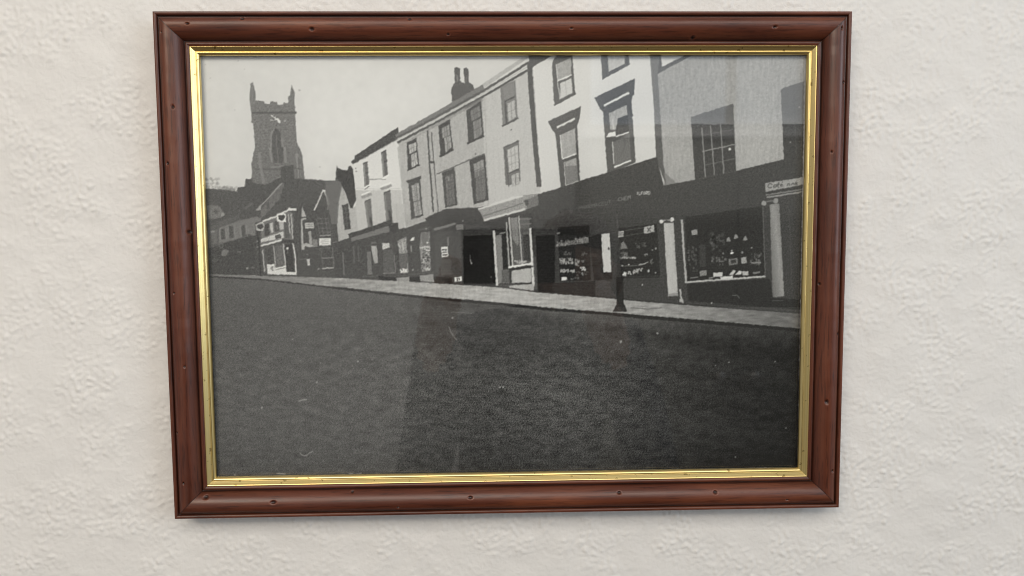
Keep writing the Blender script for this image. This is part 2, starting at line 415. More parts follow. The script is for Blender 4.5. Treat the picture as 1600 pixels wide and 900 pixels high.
FONT = {'A': [[(0, 2), (.5, 0), (1, 2)], [(.2, 1.3), (.8, 1.3)]], 'C': [[(1, .3), (.5, 0), (0, .7), (0, 1.4), (.5, 2), (1, 1.7)]], 'D': [[(0, 0), (0, 2), (.6, 2), (1, 1.3), (1, .6), (.6, 0), (0, 0)]],
        'E': [[(1, 0), (0, 0), (0, 2), (1, 2)], [(0, 1), (.8, 1)]], 'F': [[(1, 0), (0, 0), (0, 2)], [(0, 1), (.8, 1)]], 'H': [[(0, 0), (0, 2)], [(1, 0), (1, 2)], [(0, 1), (1, 1)]],
        'I': [[(.5, 0), (.5, 2)]], 'L': [[(0, 0), (0, 2), (1, 2)]], 'M': [[(0, 2), (0, 0), (.5, 1), (1, 0), (1, 2)]], 'O': [[(.5, 0), (0, .7), (0, 1.4), (.5, 2), (1, 1.4), (1, .7), (.5, 0)]],
        'P': [[(0, 2), (0, 0), (1, 0), (1, 1), (0, 1)]], 'R': [[(0, 2), (0, 0), (1, 0), (1, 1), (0, 1), (1, 2)]], 'T': [[(0, 0), (1, 0)], [(.5, 0), (.5, 2)]], 'U': [[(0, 0), (0, 2), (1, 2), (1, 0)]],
        'S': [[(1, .2), (.4, 0), (0, .5), (1, 1.4), (.6, 2), (0, 1.8)]], 'N': [[(0, 2), (0, 0), (1, 2), (1, 0)]],
        '2': [[(0, .4), (.5, 0), (1, .5), (0, 2), (1, 2)]], '1': [[(.2, .4), (.6, 0), (.6, 2)]], '&': [[(1, 2), (0, .4), (.5, 0), (.7, .4), (0, 1.5), (.5, 2), (1, 1.2)]], ' ': []}
def text(s, g, x0, y0, x1, y1, hgt, w, alpha=1.0):
    n = len(s); ux, uy = (x1 - x0) / n, (y1 - y0) / n
    for i, ch in enumerate(s):
        for st in FONT.get(ch, []):
            L(g, w, [(x0 + ux * (i + 0.72 * a), y0 + uy * (i + 0.72 * a) + b * hgt / 2) for a, b in st], alpha)

def draw_print():
    # sky
    IMG[:] = 203 + 7 * np.exp(-((UX - 560) / 150) ** 2 - ((UY - 200) / 120) ** 2) + 0.9 * NL
    # ---- far left: trees, roofs, pale houses
    crop(320, 260, .2)
    r = np.random.default_rng(5)
    for _ in range(130):
        x = r.random() * 250; y = 188 - r.random() ** 1.6 * (95 if x < 110 else 30)
        O(128 + 30 * r.random(), x, y, 4 + 9 * r.random(), 0.5)
    P(88, [(-60, 175), (60, 175), (110, 178), (190, 185), (255, 200), (258, 165), (310, 158), (318, 105), (360, 98), (375, 70), (600, 110), (700, 130), (700, 850), (-60, 850)], 3)
    crop(300, 80, .17778)
    TW = [(505, 430), (515, 290), (530, 270), (545, 320), (558, 355), (555, 432), (635, 440), (640, 462), (685, 465), (690, 440), (745, 445), (752, 470), (800, 472), (805, 450), (845, 455), (848, 390), (862, 390), (868, 340), (878, 292), (892, 335), (903, 375), (900, 430), (905, 530), (920, 540), (907, 556), (922, 800), (965, 900), (968, 960), (535, 960), (540, 900), (555, 850), (538, 640), (515, 622), (526, 604), (520, 540)]
    P(115, TW, 10, NM + 0.3 * NF)
    P(124, [(505, 430), (515, 290), (530, 270), (545, 320), (535, 420), (530, 540)], 8)
    L(84, 16, [(525, 542), (918, 540)])
    for q in range(9): L(138, 9, [(570 + 36 * q, 640 + 23 * ((q * 5) % 8)), (590 + 36 * q, 655 + 23 * ((q * 5) % 8))], 0.5)
    L(214, 13, [(690, 562), (728, 585), (775, 618)]); L(205, 10, [(690, 606), (745, 600)]); L(216, 15, [(745, 590), (772, 628)]); L(200, 8, [(715, 560), (735, 580)])
    O(85, 722, 572, 8); O(92, 718, 598, 7); O(165, 815, 610, 10)
    P(86, [(702, 960), (705, 720), (722, 690), (740, 675), (760, 690), (777, 720), (797, 960)], 5)
    L(116, 6, [(742, 735), (746, 960)]); L(146, 12, [(690, 900), (697, 735), (715, 690)], .8); L(142, 14, [(808, 930), (788, 755)], .8)
    crop(300, 230, .2444)
    P(111, [(396, 20), (690, 10), (706, 60), (720, 205), (600, 210), (470, 240), (385, 230), (380, 100), (390, 60)], 10, NM + 0.3 * NF)
    P(86, [(508, 0), (585, 0), (580, 102), (525, 98)], 4); L(118, 5, [(545, 0), (552, 98)])
    L(146, 12, [(498, 0), (510, 98)], .8); L(142, 14, [(592, 0), (600, 100)], .8); L(136, 7, [(500, 130), (585, 122)]); L(92, 9, [(400, 140), (570, 142)])
    L(138, 18, [(430, 30), (436, 120), (460, 232)], .7); L(142, 20, [(668, 40), (690, 195)], .8); L(86, 5, [(680, 60), (690, 200)]); L(88, 6, [(655, 135), (712, 142)])
    P(77, [(290, 400), (290, 262), (340, 250), (345, 205), (385, 205), (390, 228), (470, 242), (570, 190), (568, 125), (600, 118), (650, 114), (655, 200), (720, 205), (765, 205), (830, 212), (918, 215), (922, 130), (982, 150), (982, 830), (440, 830)], 2.5)
    P(80, [(90, 270), (300, 285), (400, 395), (330, 420), (180, 470), (90, 530)], 3)
    P(104, [(440, 400), (575, 228), (592, 232), (560, 330), (470, 430), (440, 455)], 7)
    L(152, 9, [(410, 402), (480, 335), (575, 228)]); P(160, [(405, 405), (440, 375), (440, 405)]); P(84, [(475, 355), (495, 350), (497, 395), (480, 400)])
    L(97, 4, [(725, 250), (770, 205), (830, 245)]); L(94, 4, [(640, 360), (670, 335)])
    crop(320, 260, .2)
    P(116, [(15, 305), (100, 302), (160, 372), (125, 402), (30, 415)], 9); O(160, 140, 375, 16, .8); O(88, 85, 355, 17); L(104, 22, [(315, 330), (370, 285)], .6)
    P(117, [(110, 480), (290, 418), (400, 392), (436, 400), (436, 545), (330, 530), (230, 575), (110, 600)], 5)
    for (a, b_, c, d) in ((122, 485, 160, 572), (186, 462, 226, 562), (284, 455, 320, 548)):
        P(80, [(a, b_ + 6), (c - 6, b_), (c, d - 6), (a + 6, d)], 3); L(142, 9, [(a - 6, b_), (a, d)], .6); L(140, 9, [(c + 4, b_), (c + 12, d)], .6)
    P(104, [(45, 510), (95, 490), (98, 600), (70, 610)], 6); O(165, 62, 508, 16, .7, 8)
    P(66, [(30, 640), (230, 575), (430, 530), (440, 850), (30, 850)], 3.5)
    O(110, 128, 618, 22, .6); O(70, 128, 620, 12); P(118, [(128, 665), (160, 645), (190, 662), (165, 700), (130, 700)], 6); O(150, 332, 795, 9); O(118, 375, 790, 16, .6, 8); O(106, 262, 668, 16, .7, 7); O(98, 80, 730, 30, .4, 12)
    # ---- public house and gabled shops
    crop(400, 280, .17778)
    P(71, [(-5, 380), (50, 375), (350, 265), (400, 230), (720, 230), (725, 560), (760, 870), (-5, 870)], 3)
    P(112, [(45, 388), (290, 282), (328, 300), (330, 535), (240, 525), (40, 595)], 7)
    L(208, 17, [(50, 374), (175, 327), (290, 266)]); L(214, 22, [(285, 265), (354, 266)])
    for q, g in (([(70, 400), (112, 385), (122, 488), (78, 502)], 66), ([(120, 388), (146, 381), (156, 468), (132, 474)], 186), ([(160, 372), (194, 362), (204, 455), (166, 464)], 74), ([(200, 362), (240, 350), (246, 438), (212, 448)], 178), ([(245, 375), (282, 320), (300, 520), (255, 520)], 84)):
        P(g, q, 4)
    L(202, 8, [(283, 308), (300, 478)]); L(192, 9, [(308, 302), (322, 520)]); L(75, 5, [(296, 305), (312, 520)]); L(150, 6, [(180, 400), (190, 440)])
    P(194, [(38, 528), (240, 456), (246, 515), (45, 556)], 12, NF); P(66, [(165, 497), (214, 481), (222, 514), (175, 527)], 4); L(120, 4, [(170, 510), (220, 498)])
    L(208, 17, [(40, 588), (228, 532)]); P(58, [(230, 532), (332, 530), (337, 560), (240, 556)])
    P(84, [(45, 604), (236, 560), (342, 562), (360, 835), (72, 830)], 6)
    P(98, [(170, 590), (240, 576), (258, 765), (182, 778)], 12); P(70, [(78, 612), (150, 594), (160, 745), (96, 745)], 8)
    L(192, 9, [(58, 618), (76, 812)]); L(182, 8, [(155, 588), (174, 782)]); L(206, 9, [(240, 570), (262, 772)])
    P(208, [(95, 745), (160, 745), (170, 790), (262, 768), (268, 815), (356, 815), (357, 842), (100, 836)], 10, NF); O(125, 140, 780, 14, .7, 20); O(90, 145, 768, 5); O(95, 150, 800, 6); L(215, 12, [(170, 786), (258, 766)]); L(80, 4, [(172, 796), (260, 778)])
    P(54, [(252, 572), (318, 566), (336, 815), (270, 815)], 3); O(205, 277, 608, 12); L(140, 4, [(275, 620), (280, 660)]); L(208, 12, [(326, 562), (346, 690), (352, 835)])
    P(216, [(181, 301), (263, 301), (266, 376), (185, 376)]); P(58, [(194, 322), (210, 314), (225, 320), (242, 313), (256, 322), (250, 346), (226, 367), (200, 350)])
    P(186, [(-2, 398), (15, 384), (60, 372), (76, 410), (62, 455), (5, 452)]); P(62, [(8, 408), (24, 398), (56, 394), (68, 418), (40, 442), (14, 430)]); L(70, 5, [(0, 380), (60, 368)])
    L(50, 11, [(12, 455), (32, 700), (44, 868)]); O(150, 10, 545, 7); O(140, 12, 598, 7); O(110, 18, 640, 6); P(46, [(36, 845), (56, 845), (66, 872), (32, 874)])
    P(178, [(404, 236), (442, 328), (400, 332)]); P(174, [(394, 345), (440, 340), (446, 356), (410, 362), (416, 560), (500, 575), (540, 592), (470, 600), (432, 585), (425, 620), (400, 622)], 5)
    P(158, [(456, 456), (486, 455), (494, 575), (470, 570)], 5); P(128, [(496, 530), (540, 530), (540, 596), (500, 598)], 10); P(74, [(426, 440), (455, 450), (462, 555), (432, 545)], 3)
    P(184, [(428, 380), (506, 380), (510, 432), (432, 436)]); L(110, 5, [(440, 398), (498, 396)]); L(118, 5, [(440, 416), (500, 414)]); L(66, 5, [(428, 440), (512, 436)])
    P(216, [(550, 520), (656, 517), (660, 580), (556, 584)]); L(150, 4, [(575, 536), (640, 534)]); L(155, 4, [(565, 552), (648, 550)]); L(148, 4, [(580, 568), (640, 566)])
    L(200, 13, [(510, 274), (545, 205), (586, 105)]); L(206, 20, [(580, 100), (612, 104)]); L(196, 19, [(606, 108), (625, 160), (640, 226)]); L(160, 9, [(636, 226), (628, 272)], .6)
    for q in ([(535, 345), (562, 498)], [(574, 346), (594, 495)], [(612, 346), (630, 494)], [(640, 345), (657, 494)]): L(112, 5, q, .8)
    for y in (346, 388, 432, 466): L(122, 5, [(538 + (y - 345) * .15, y), (640 + (y - 345) * .1, y - 4)], .8)
    L(165, 8, [(558, 498), (660, 492)]); L(104, 5, [(566, 606), (590, 782)]); L(112, 6, [(672, 604), (686, 778)]); L(146, 7, [(578, 696), (680, 688)]); L(216, 9, [(582, 784), (686, 776)]); L(180, 7, [(540, 790), (560, 788)]); L(104, 5, [(566, 606), (672, 602)])
    P(195, [(444, 702), (470, 700), (476, 758), (450, 760)], 8); L(120, 5, [(370, 712), (445, 700)]); L(130, 6, [(670, 556), (725, 550)]); L(150, 4, [(440, 660), (462, 658)])
    P(176, [(750, 55), (790, 120), (815, 170), (838, 255), (880, 235), (912, 430), (905, 445), (812, 478), (818, 512), (725, 550), (706, 330), (722, 180)], 2)
    P(62, [(754, 230), (810, 212), (832, 432), (780, 444)], 3)
    for y in (262, 300, 345, 395): L(104, 4, [(766, y), (816, y - 10)])
    L(98, 4, [(785, 235), (804, 425)]); L(56, 7, [(774, 446), (834, 432)])
    crop(520, 180, .18895)
    P(104, [(-60, 545), (30, 540), (80, 560), (50, 720), (40, 900), (-10, 900), (-60, 640)], 2, alpha=.85)
    # ---- white house
    P(lambda x, y: np.where(y > 297, 188.0, 210.0), [(160, 405), (530, 195), (546, 260), (565, 600), (592, 960), (500, 880), (210, 975), (190, 780), (175, 470)], 2.2)
    P(54, [(30, 412), (45, 450), (122, 458), (132, 425), (150, 420), (165, 445), (176, 520), (192, 690), (162, 770), (146, 766), (100, 625), (60, 545), (34, 522)], 2)
    P(64, [(150, 386), (178, 362), (185, 335), (538, 100), (546, 150), (557, 182), (530, 200), (166, 406)], 2); L(150, 7, [(165, 408), (530, 204)], .5); O(80, 190, 440, 5); O(80, 192, 465, 5)
    P(96, [(250, 402), (286, 385), (302, 590), (264, 606)], 3); L(152, 12, [(258, 410), (272, 600)], .8); L(66, 8, [(252, 402), (288, 384)]); L(62, 8, [(270, 480), (294, 470)])
    P(92, [(400, 312), (440, 290), (456, 490), (416, 512)], 3); L(146, 12, [(408, 318), (424, 505)], .8); L(64, 9, [(400, 312), (442, 290)]); L(62, 9, [(420, 388), (448, 375)])
    L(228, 12, [(258, 606), (308, 572)]); L(110, 6, [(260, 614), (304, 586)]); L(228, 14, [(414, 526), (464, 492)]); L(100, 6, [(290, 530), (438, 530)], .7); L(170, 4, [(190, 605), (400, 612), (560, 606)], .6)
    P(150, [(234, 672), (316, 640), (322, 662), (246, 694)]); P(146, [(388, 606), (480, 570), (492, 588), (405, 622)]); L(226, 9, [(236, 660), (312, 630)]); L(226, 9, [(396, 590), (480, 556)])
    P(106, [(262, 712), (314, 694), (334, 935), (292, 948)], 4); L(66, 16, [(306, 840), (328, 935)]); L(140, 12, [(272, 720), (296, 930)], .7); L(76, 8, [(264, 712), (316, 694)])
    P(100, [(420, 645), (474, 625), (498, 895), (444, 905)], 5); L(62, 20, [(464, 790), (488, 890)]); L(134, 16, [(430, 660), (450, 890)], .7); L(72, 9, [(420, 644), (476, 624)])
    # ---- terrace, two grey houses
    crop(0, 0, 1)
    P(174, [(621, 230), (680, 194), (760, 148), (760, 320), (690, 336), (634, 357), (628, 300)], 3)
    P(187, [(755, 150), (826, 107), (833, 190), (846, 300), (800, 308), (757, 322)], 3)
    L(160, 1.6, [(757, 150), (763, 320)], .5)
    crop(680, 80, .225)
    P(85, [(118, 352), (112, 270), (125, 230), (136, 222), (133, 116), (150, 110), (172, 120), (172, 200), (186, 218), (206, 222), (197, 120), (215, 113), (230, 124), (233, 215), (262, 236), (272, 268), (200, 320)], 5)
    L(142, 11, [(152, 165), (155, 214)], .7); L(130, 8, [(214, 180), (216, 214)], .6); L(105, 4, [(128, 232), (258, 238)], .6)
    P(118, [(-280, 580), (0, 424), (330, 230), (342, 262), (0, 458), (-270, 606)], 5); P(176, [(328, 226), (625, 30), (668, 30), (345, 254)], 3); L(200, 5, [(328, 224), (625, 28)])
    L(86, 16, [(-280, 610), (0, 462), (340, 272), (650, 78)]); L(182, 9, [(-275, 620), (0, 481), (340, 291), (640, 108)]); L(78, 15, [(-265, 636), (0, 498), (340, 311), (640, 132)])
    L(110, 22, [(-255, 650), (0, 514), (330, 334)], .35)
    O(215, 265, 340, 6); P(105, [(205, 405), (215, 380), (320, 322), (318, 350)], alpha=.7)
    P(66, [(22, 518), (100, 472), (126, 686), (38, 734)], 2); P(152, [(44, 537), (98, 507), (104, 580), (52, 606)], 5); P(168, [(62, 604), (106, 584), (115, 668), (72, 704)], 6); L(105, 4, [(74, 520), (92, 690)], .7); L(60, 12, [(30, 733), (126, 684)])
    P(70, [(216, 412), (318, 345), (338, 590), (230, 642)], 2); P(124, [(244, 412), (308, 376), (314, 455), (252, 486)], 6); P(136, [(262, 492), (318, 466), (325, 578), (272, 612)], 6); L(95, 4, [(278, 400), (300, 590)], .7); L(62, 12, [(222, 640), (340, 588)])
    P(124, [(453, 250), (556, 200), (573, 465), (470, 522)], 3); P(134, [(470, 252), (548, 216), (550, 306), (482, 342)], 3); L(76, 9, [(480, 352), (552, 314)]); P(178, [(502, 362), (550, 338), (560, 458), (508, 490)], 4); L(80, 13, [(486, 356), (496, 505)]); L(120, 3, [(526, 350), (534, 475)]); L(120, 3, [(505, 425), (556, 402)]); L(80, 12, [(464, 522), (576, 465)])
    P(108, [(474, 668), (580, 620), (592, 905), (518, 930), (490, 930)], 3); P(186, [(500, 684), (574, 652), (581, 815), (512, 842)], 5); L(82, 8, [(476, 670), (580, 622)]); L(76, 9, [(512, 846), (584, 818)]); P(172, [(530, 862), (582, 842), (586, 925), (532, 945)], 8)
    for q in ([(524, 675), (536, 835)], [(550, 664), (560, 824)], [(503, 735), (576, 708)], [(506, 790), (578, 764)]): L(142, 3, q)
    L(84, 7, [(485, 680), (512, 940)]); L(100, 4, [(558, 850), (560, 930)]); O(90, 530, 545, 5)
    crop(520, 180, .18895)
    P(66, [(1130, 372), (1258, 316), (1288, 702), (1165, 738)], 3); P(150, [(1165, 402), (1244, 366), (1252, 455), (1176, 520)], 9); P(108, [(1178, 470), (1255, 440), (1266, 690), (1186, 712)], 16, NF); L(82, 5, [(1170, 545), (1258, 520)]); L(170, 5, [(1195, 405), (1202, 500)])
    P(70, [(903, 476), (1006, 430), (1030, 742), (930, 766)], 3); P(102, [(930, 505), (995, 480), (1012, 735), (945, 750)], 11); L(170, 14, [(956, 510), (960, 545)], .8); L(140, 7, [(940, 560), (945, 600)])
    L(92, 8, [(856, 488), (905, 468), (1140, 366), (1258, 318)]); L(200, 5, [(858, 498), (903, 480)]); O(120, 1180, 322, 7)
    P(64, [(612, 228), (692, 188), (713, 412), (622, 456)], 2); P(182, [(624, 246), (688, 224), (692, 290), (636, 320)], 5); P(184, [(646, 326), (693, 306), (703, 404), (654, 436)], 6); L(120, 4, [(660, 232), (686, 420)], .8); L(58, 12, [(616, 457), (716, 410)])
    P(66, [(602, 546), (732, 500), (730, 526), (626, 562)]); P(72, [(625, 560), (722, 525), (746, 826), (650, 860)], 2); P(160, [(650, 582), (712, 560), (721, 698), (664, 716)], 12, NF); P(160, [(668, 722), (722, 702), (738, 818), (680, 838)], 12, NF); L(112, 5, [(684, 570), (710, 830)]); L(60, 12, [(648, 860), (748, 824)])
    L(70, 12, [(784, 128), (800, 400), (832, 800)]); L(86, 8, [(815, 138), (836, 395), (872, 800)]); L(72, 16, [(800, 385), (840, 392)]); L(190, 5, [(826, 150), (850, 400), (862, 700)], .6)
    def bars(q, nx_, ny_, g, w, alpha=.75):
        q = np.array(q, float)
        for i_ in range(1, nx_): t = i_ / nx_; L(g, w, [q[0] + (q[1] - q[0]) * t, q[3] + (q[2] - q[3]) * t], alpha)
        for i_ in range(1, ny_): t = i_ / ny_; L(g, w, [q[0] + (q[3] - q[0]) * t, q[1] + (q[2] - q[1]) * t], alpha)
    crop(680, 80, .225)
    bars([(44, 537), (98, 507), (104, 580), (52, 606)], 3, 2, 96, 4); bars([(62, 604), (106, 584), (115, 668), (72, 704)], 3, 2, 100, 4)
    bars([(244, 412), (308, 376), (314, 455), (252, 486)], 3, 2, 84, 4); bars([(262, 492), (318, 466), (325, 578), (272, 612)], 3, 2, 88, 4)
    crop(520, 180, .18895)
    bars([(624, 246), (688, 224), (692, 290), (636, 320)], 3, 2, 112, 4); bars([(646, 326), (693, 306), (703, 404), (654, 436)], 3, 2, 112, 4)
    bars([(650, 582), (712, 560), (721, 698), (664, 716)], 3, 3, 108, 4); bars([(668, 722), (722, 702), (738, 818), (680, 838)], 3, 3, 108, 4)
    bars([(1165, 402), (1244, 366), (1266, 690), (1186, 712)], 3, 5, 84, 5); bars([(930, 505), (995, 480), (1012, 735), (945, 750)], 3, 4, 78, 5)
    L(196, 5, [(545, 262), (566, 600), (590, 940)], .5); L(150, 5, [(1010, 440), (1034, 740)], .5)
    # ---- tall white house
    crop(680, 80, .225)
    P(lambda x, y: 208.0 - 0.02 * (y - 90), [(668, 112), (820, 40), (1500, 20), (1540, 725), (1192, 850), (1020, 905), (735, 985), (715, 889), (690, 600)], 1.8)
    P(86, [(636, 112), (655, 60), (640, 20), (830, 20), (690, 100), (672, 120)], 2)
    L(80, 34, [(656, 100), (668, 300), (694, 640), (722, 940)]); L(150, 5, [(676, 130), (690, 300), (712, 640)], .5)
    P(92, [(812, 80), (830, 50), (850, 28), (952, 28), (972, 292), (832, 374), (824, 340)], 2); P(164, [(840, 92), (944, 42), (946, 162), (850, 205)], 4); L(218, 10, [(848, 208), (948, 166)]); L(214, 5, [(840, 92), (850, 205), (866, 335)]); P(196, [(866, 224), (945, 186), (956, 288), (868, 334)], 4); L(165, 3, [(905, 206), (912, 312)]); L(86, 12, [(824, 376), (976, 292)])
    P(96, [(1152, 28), (1342, 28), (1352, 92), (1160, 198)], 2); P(184, [(1196, 28), (1316, 28), (1316, 84), (1206, 140)], 4); L(205, 5, [(1205, 140), (1316, 86)])
    P(84, [(782, 488), (1012, 384), (1002, 470), (985, 512), (836, 576), (816, 550)], 2); L(208, 15, [(845, 530), (970, 468)]); P(82, [(835, 568), (985, 508), (1006, 905), (872, 950)], 2)
    P(164, [(868, 582), (970, 536), (980, 708), (882, 744)], 4); L(218, 7, [(868, 582), (882, 744)]); L(218, 10, [(880, 750), (982, 712)]); P(158, [(902, 768), (980, 738), (985, 800), (905, 805)], 4); P(124, [(904, 800), (985, 792), (992, 905), (912, 935)], 5); L(214, 5, [(896, 770), (908, 935)]); L(222, 14, [(905, 938), (1000, 905)])
    P(88, [(1106, 322), (1386, 190), (1382, 300), (1362, 332), (1166, 422), (1146, 402)], 2); L(212, 16, [(1172, 378), (1346, 288)]); P(86, [(1165, 415), (1362, 330), (1392, 772), (1196, 852)], 2)
    P(168, [(1206, 432), (1330, 372), (1336, 440), (1270, 470), (1255, 545), (1216, 545)], 5); P(64, [(1268, 468), (1336, 440), (1346, 562), (1250, 592), (1258, 530)], 4); P(216, [(1186, 598), (1206, 566), (1250, 556), (1256, 590)]); L(190, 8, [(1232, 470), (1240, 540)]); L(208, 10, [(1256, 592), (1346, 562)])
    P(108, [(1236, 632), (1350, 572), (1360, 748), (1244, 798)], 13, NF); L(212, 6, [(1232, 628), (1240, 785)]); L(80, 4, [(1310, 600), (1318, 660), (1280, 740)], .7); L(218, 13, [(1242, 806), (1360, 758)])
    # ---- right-hand house
    crop(1000, 80, .24443)
    P(lambda x, y: 162.0 + 6 * np.exp(-((x - 1180) / 60.0) ** 2), [(105, 145), (340, 20), (1060, 20), (1060, 680), (920, 692), (780, 722), (612, 765), (352, 822), (155, 868), (130, 400)], 3)
    P(104, [(60, 20), (345, 20), (112, 145), (80, 130)], 2); P(208, [(134, 20), (300, 20), (140, 100)])
    P(lambda x, y: np.where(y < 194, 122.0, 88.0), [(62, 20), (132, 20), (112, 140), (130, 400), (150, 720), (170, 870), (104, 690), (85, 300)], 2)  # pale upper part: haze of the mirrored window put into the tone
    P(112, [(150, 770), (230, 840), (155, 868)], alpha=.6)
    P(lambda x, y: np.where(y < 194, 112.0, 66.0), [(325, 420), (596, 335), (614, 765), (352, 822)], 2)  # upper panes painted paler, as hazed by the window mirrored in the glass
    for q in ([(395, 490), (418, 806)], [(450, 472), (476, 792)], [(514, 468), (536, 780)]): L(140, 7, q)
    L(146, 7, [(400, 640), (606, 596)]); L(112, 5, [(400, 540), (600, 498)], .7); L(116, 5, [(412, 730), (606, 686)], .8)
    P(lambda x, y: np.where(y < 194, 118.0, 66.0), [(900, 248), (912, 236), (1060, 188), (1060, 680), (920, 692)], 2); L(98, 4, [(985, 280), (1000, 670)], .5)  # same mirrored-window haze painted into the upper part
    O(228, 573, 627, 7); O(160, 1020, 357, 5); O(150, 962, 581, 5); O(180, 375, 180, 3)
    # ---- shop fronts: the dark band, then each front
    crop(0, 0, 1)
    P(66, [(524, 379), (545, 372), (560, 365), (610, 345), (633, 357), (690, 336), (757, 322), (846, 302), (872.5, 294), (908, 282), (948, 270), (1026, 245), (1037, 290), (1085, 281), (1150, 267), (1190, 257), (1225, 249), (1262, 244), (1262, 494), (1000, 472), (840, 457), (720, 446), (524, 434)], 2.5)
    crop(520, 320, .17784)
    P(182, [(522, -10), (632, -10), (632, 200), (580, 216), (560, 160), (524, 155)], 2)
    P(160, [(634, 60), (690, 120), (810, 100), (810, 125), (640, 190)], alpha=.5)
    P(58, [(134, 256), (300, 205), (520, 128), (524, 162), (145, 296)], 2); P(114, [(160, 290), (490, 186), (496, 236), (166, 322)], 4); P(56, [(496, 168), (572, 158), (580, 230), (500, 250)])
    L(106, 13, [(86, 420), (100, 620)]); L(98, 16, [(180, 362), (190, 520)], .7); L(94, 14, [(222, 362), (232, 500)], .6); P(112, [(300, 412), (332, 410), (346, 612), (306, 612)], 5); P(170, [(334, 360), (386, 360), (398, 512), (370, 516), (350, 450)], 5); L(112, 20, [(335, 335), (385, 332)], .6)
    P(196, [(430, 336), (496, 334), (500, 378), (440, 392)], 18, NF); L(100, 30, [(505, 345), (525, 370)], .6); P(84, [(440, 400), (530, 390), (540, 600), (445, 605)], 7); L(135, 6, [(540, 440), (552, 600)]); L(140, 6, [(440, 606), (548, 598)]); L(108, 4, [(256, 632), (400, 622)])
    P(150, [(566, 318), (645, 280), (652, 420), (586, 432), (575, 370)], 16); L(190, 14, [(572, 345), (590, 375)]); L(185, 12, [(612, 330), (620, 400)]); L(130, 12, [(588, 432), (655, 420)])
    P(92, [(582, 445), (660, 432), (665, 560), (590, 565)], 9); bits(214, (594, 562, 655, 600), 16, 3, 5, 11, 30); L(160, 8, [(655, 515), (662, 595)]); P(216, [(680, 312), (690, 292), (719, 283), (719, 312), (682, 318)]); L(160, 10, [(686, 358), (691, 412)]); O(150, 702, 572, 9)
    P(132, [(774, 246), (850, 234), (862, 580), (782, 588), (762, 372)], 16); P(110, [(778, 250), (840, 245), (845, 350), (785, 360)], 6); bits(196, (770, 375, 858, 575), 26, 4, 4, 11, 40); bits(60, (775, 380, 858, 570), 16, 6, 4, 10, 10); O(215, 830, 332, 9); L(205, 9, [(765, 376), (850, 366)]); L(215, 10, [(815, 402), (856, 398)]); O(205, 820, 210, 11, 1, 7); L(90, 20, [(745, 225), (850, 205)], .6)
    P(152, [(558, 642), (670, 632), (674, 676), (566, 674)], 4); P(152, [(762, 624), (884, 608), (890, 686), (772, 682)], 4); P(40, [(400, 622), (558, 640), (562, 670), (405, 660)]); P(38, [(674, 640), (762, 628), (770, 682), (676, 678)]); P(44, [(890, 630), (1062, 640), (1062, 704), (892, 690)]); L(100, 5, [(560, 625), (890, 592)], .7)
    P(60, [(806, 122), (900, 75), (1000, 35), (1130, 30), (1280, 22), (1330, 130), (1395, 190), (1145, 172), (1078, 160), (890, 212)], 5, NF)
    L(120, 20, [(888, 216), (1000, 190), (1078, 164)]); P(116, [(1078, 184), (1090, 172), (1146, 172), (1146, 215), (1088, 224)], 10, NF); O(120, 1143, 140, 8)
    P(72, [(892, 250), (1145, 225), (1145, 704), (1056, 700), (1042, 612), (904, 622)], 3); P(84, [(950, 480), (1042, 475), (1042, 612), (950, 620)], 2); L(118, 13, [(1010, 284), (1012, 360)]); P(218, [(950, 371), (1010, 365), (1013, 455), (957, 461)]); L(70, 16, [(960, 398), (1002, 394)]); L(90, 9, [(962, 420), (1002, 416)]); L(80, 12, [(964, 442), (1004, 438)]); L(216, 4, [(982, 380), (984, 410)])
    P(228, [(1068, 638), (1134, 630), (1134, 670), (1072, 676)]); text('21', 45, 1088, 644, 1120, 641, 22, 6)
    P(37, [(1145, 275), (1405, 265), (1432, 712), (1152, 712)], 2); L(120, 4, [(1205, 440), (1208, 480)]); L(175, 6, [(1208, 480), (1216, 512)]); O(180, 1218, 514, 7); O(120, 1390, 634, 6); O(130, 1395, 186, 7)
    # bow-fronted shop
    crop(740, 270, .23328)
    P(150, [(28, 246), (330, 152), (430, 140), (432, 216), (346, 246), (70, 326), (60, 290)], 8, NF); P(110, [(345, 185), (430, 150), (432, 216), (360, 240)], 6); L(200, 12, [(28, 244), (330, 154)]); L(200, 15, [(70, 318), (346, 244)]); L(105, 6, [(65, 290), (330, 205)]); P(78, [(335, 186), (362, 178), (372, 212), (352, 222)]); L(140, 5, [(330, 152), (432, 144)])
    P(56, [(70, 335), (250, 290), (240, 400), (130, 390)], 3); P(58, [(232, 290), (395, 270), (398, 380), (385, 605), (250, 625)], 4)
    P(92, [(245, 300), (372, 300), (382, 605), (265, 620)], 8, NF); P(132, [(248, 305), (292, 295), (304, 470), (292, 490), (262, 440)], 14, NF); P(70, [(330, 420), (375, 410), (380, 590), (340, 590)], 6, NF)
    P(132, [(146, 420), (186, 415), (196, 640), (190, 738), (166, 742)], 7, NF); P(52, [(190, 420), (218, 410), (228, 630), (200, 640)], 3); L(150, 7, [(175, 408), (215, 398)])
    L(200, 16, [(135, 388), (146, 560), (158, 756)]); L(176, 9, [(220, 330), (238, 630)]); L(190, 11, [(238, 298), (250, 450), (262, 622)]); L(182, 8, [(302, 288), (325, 612)]); L(208, 16, [(378, 370), (390, 560), (402, 762)])
    for q in ([(315, 312), (390, 306)], [(318, 345), (392, 342)], [(330, 405), (374, 402)]): L(118, 6, q)
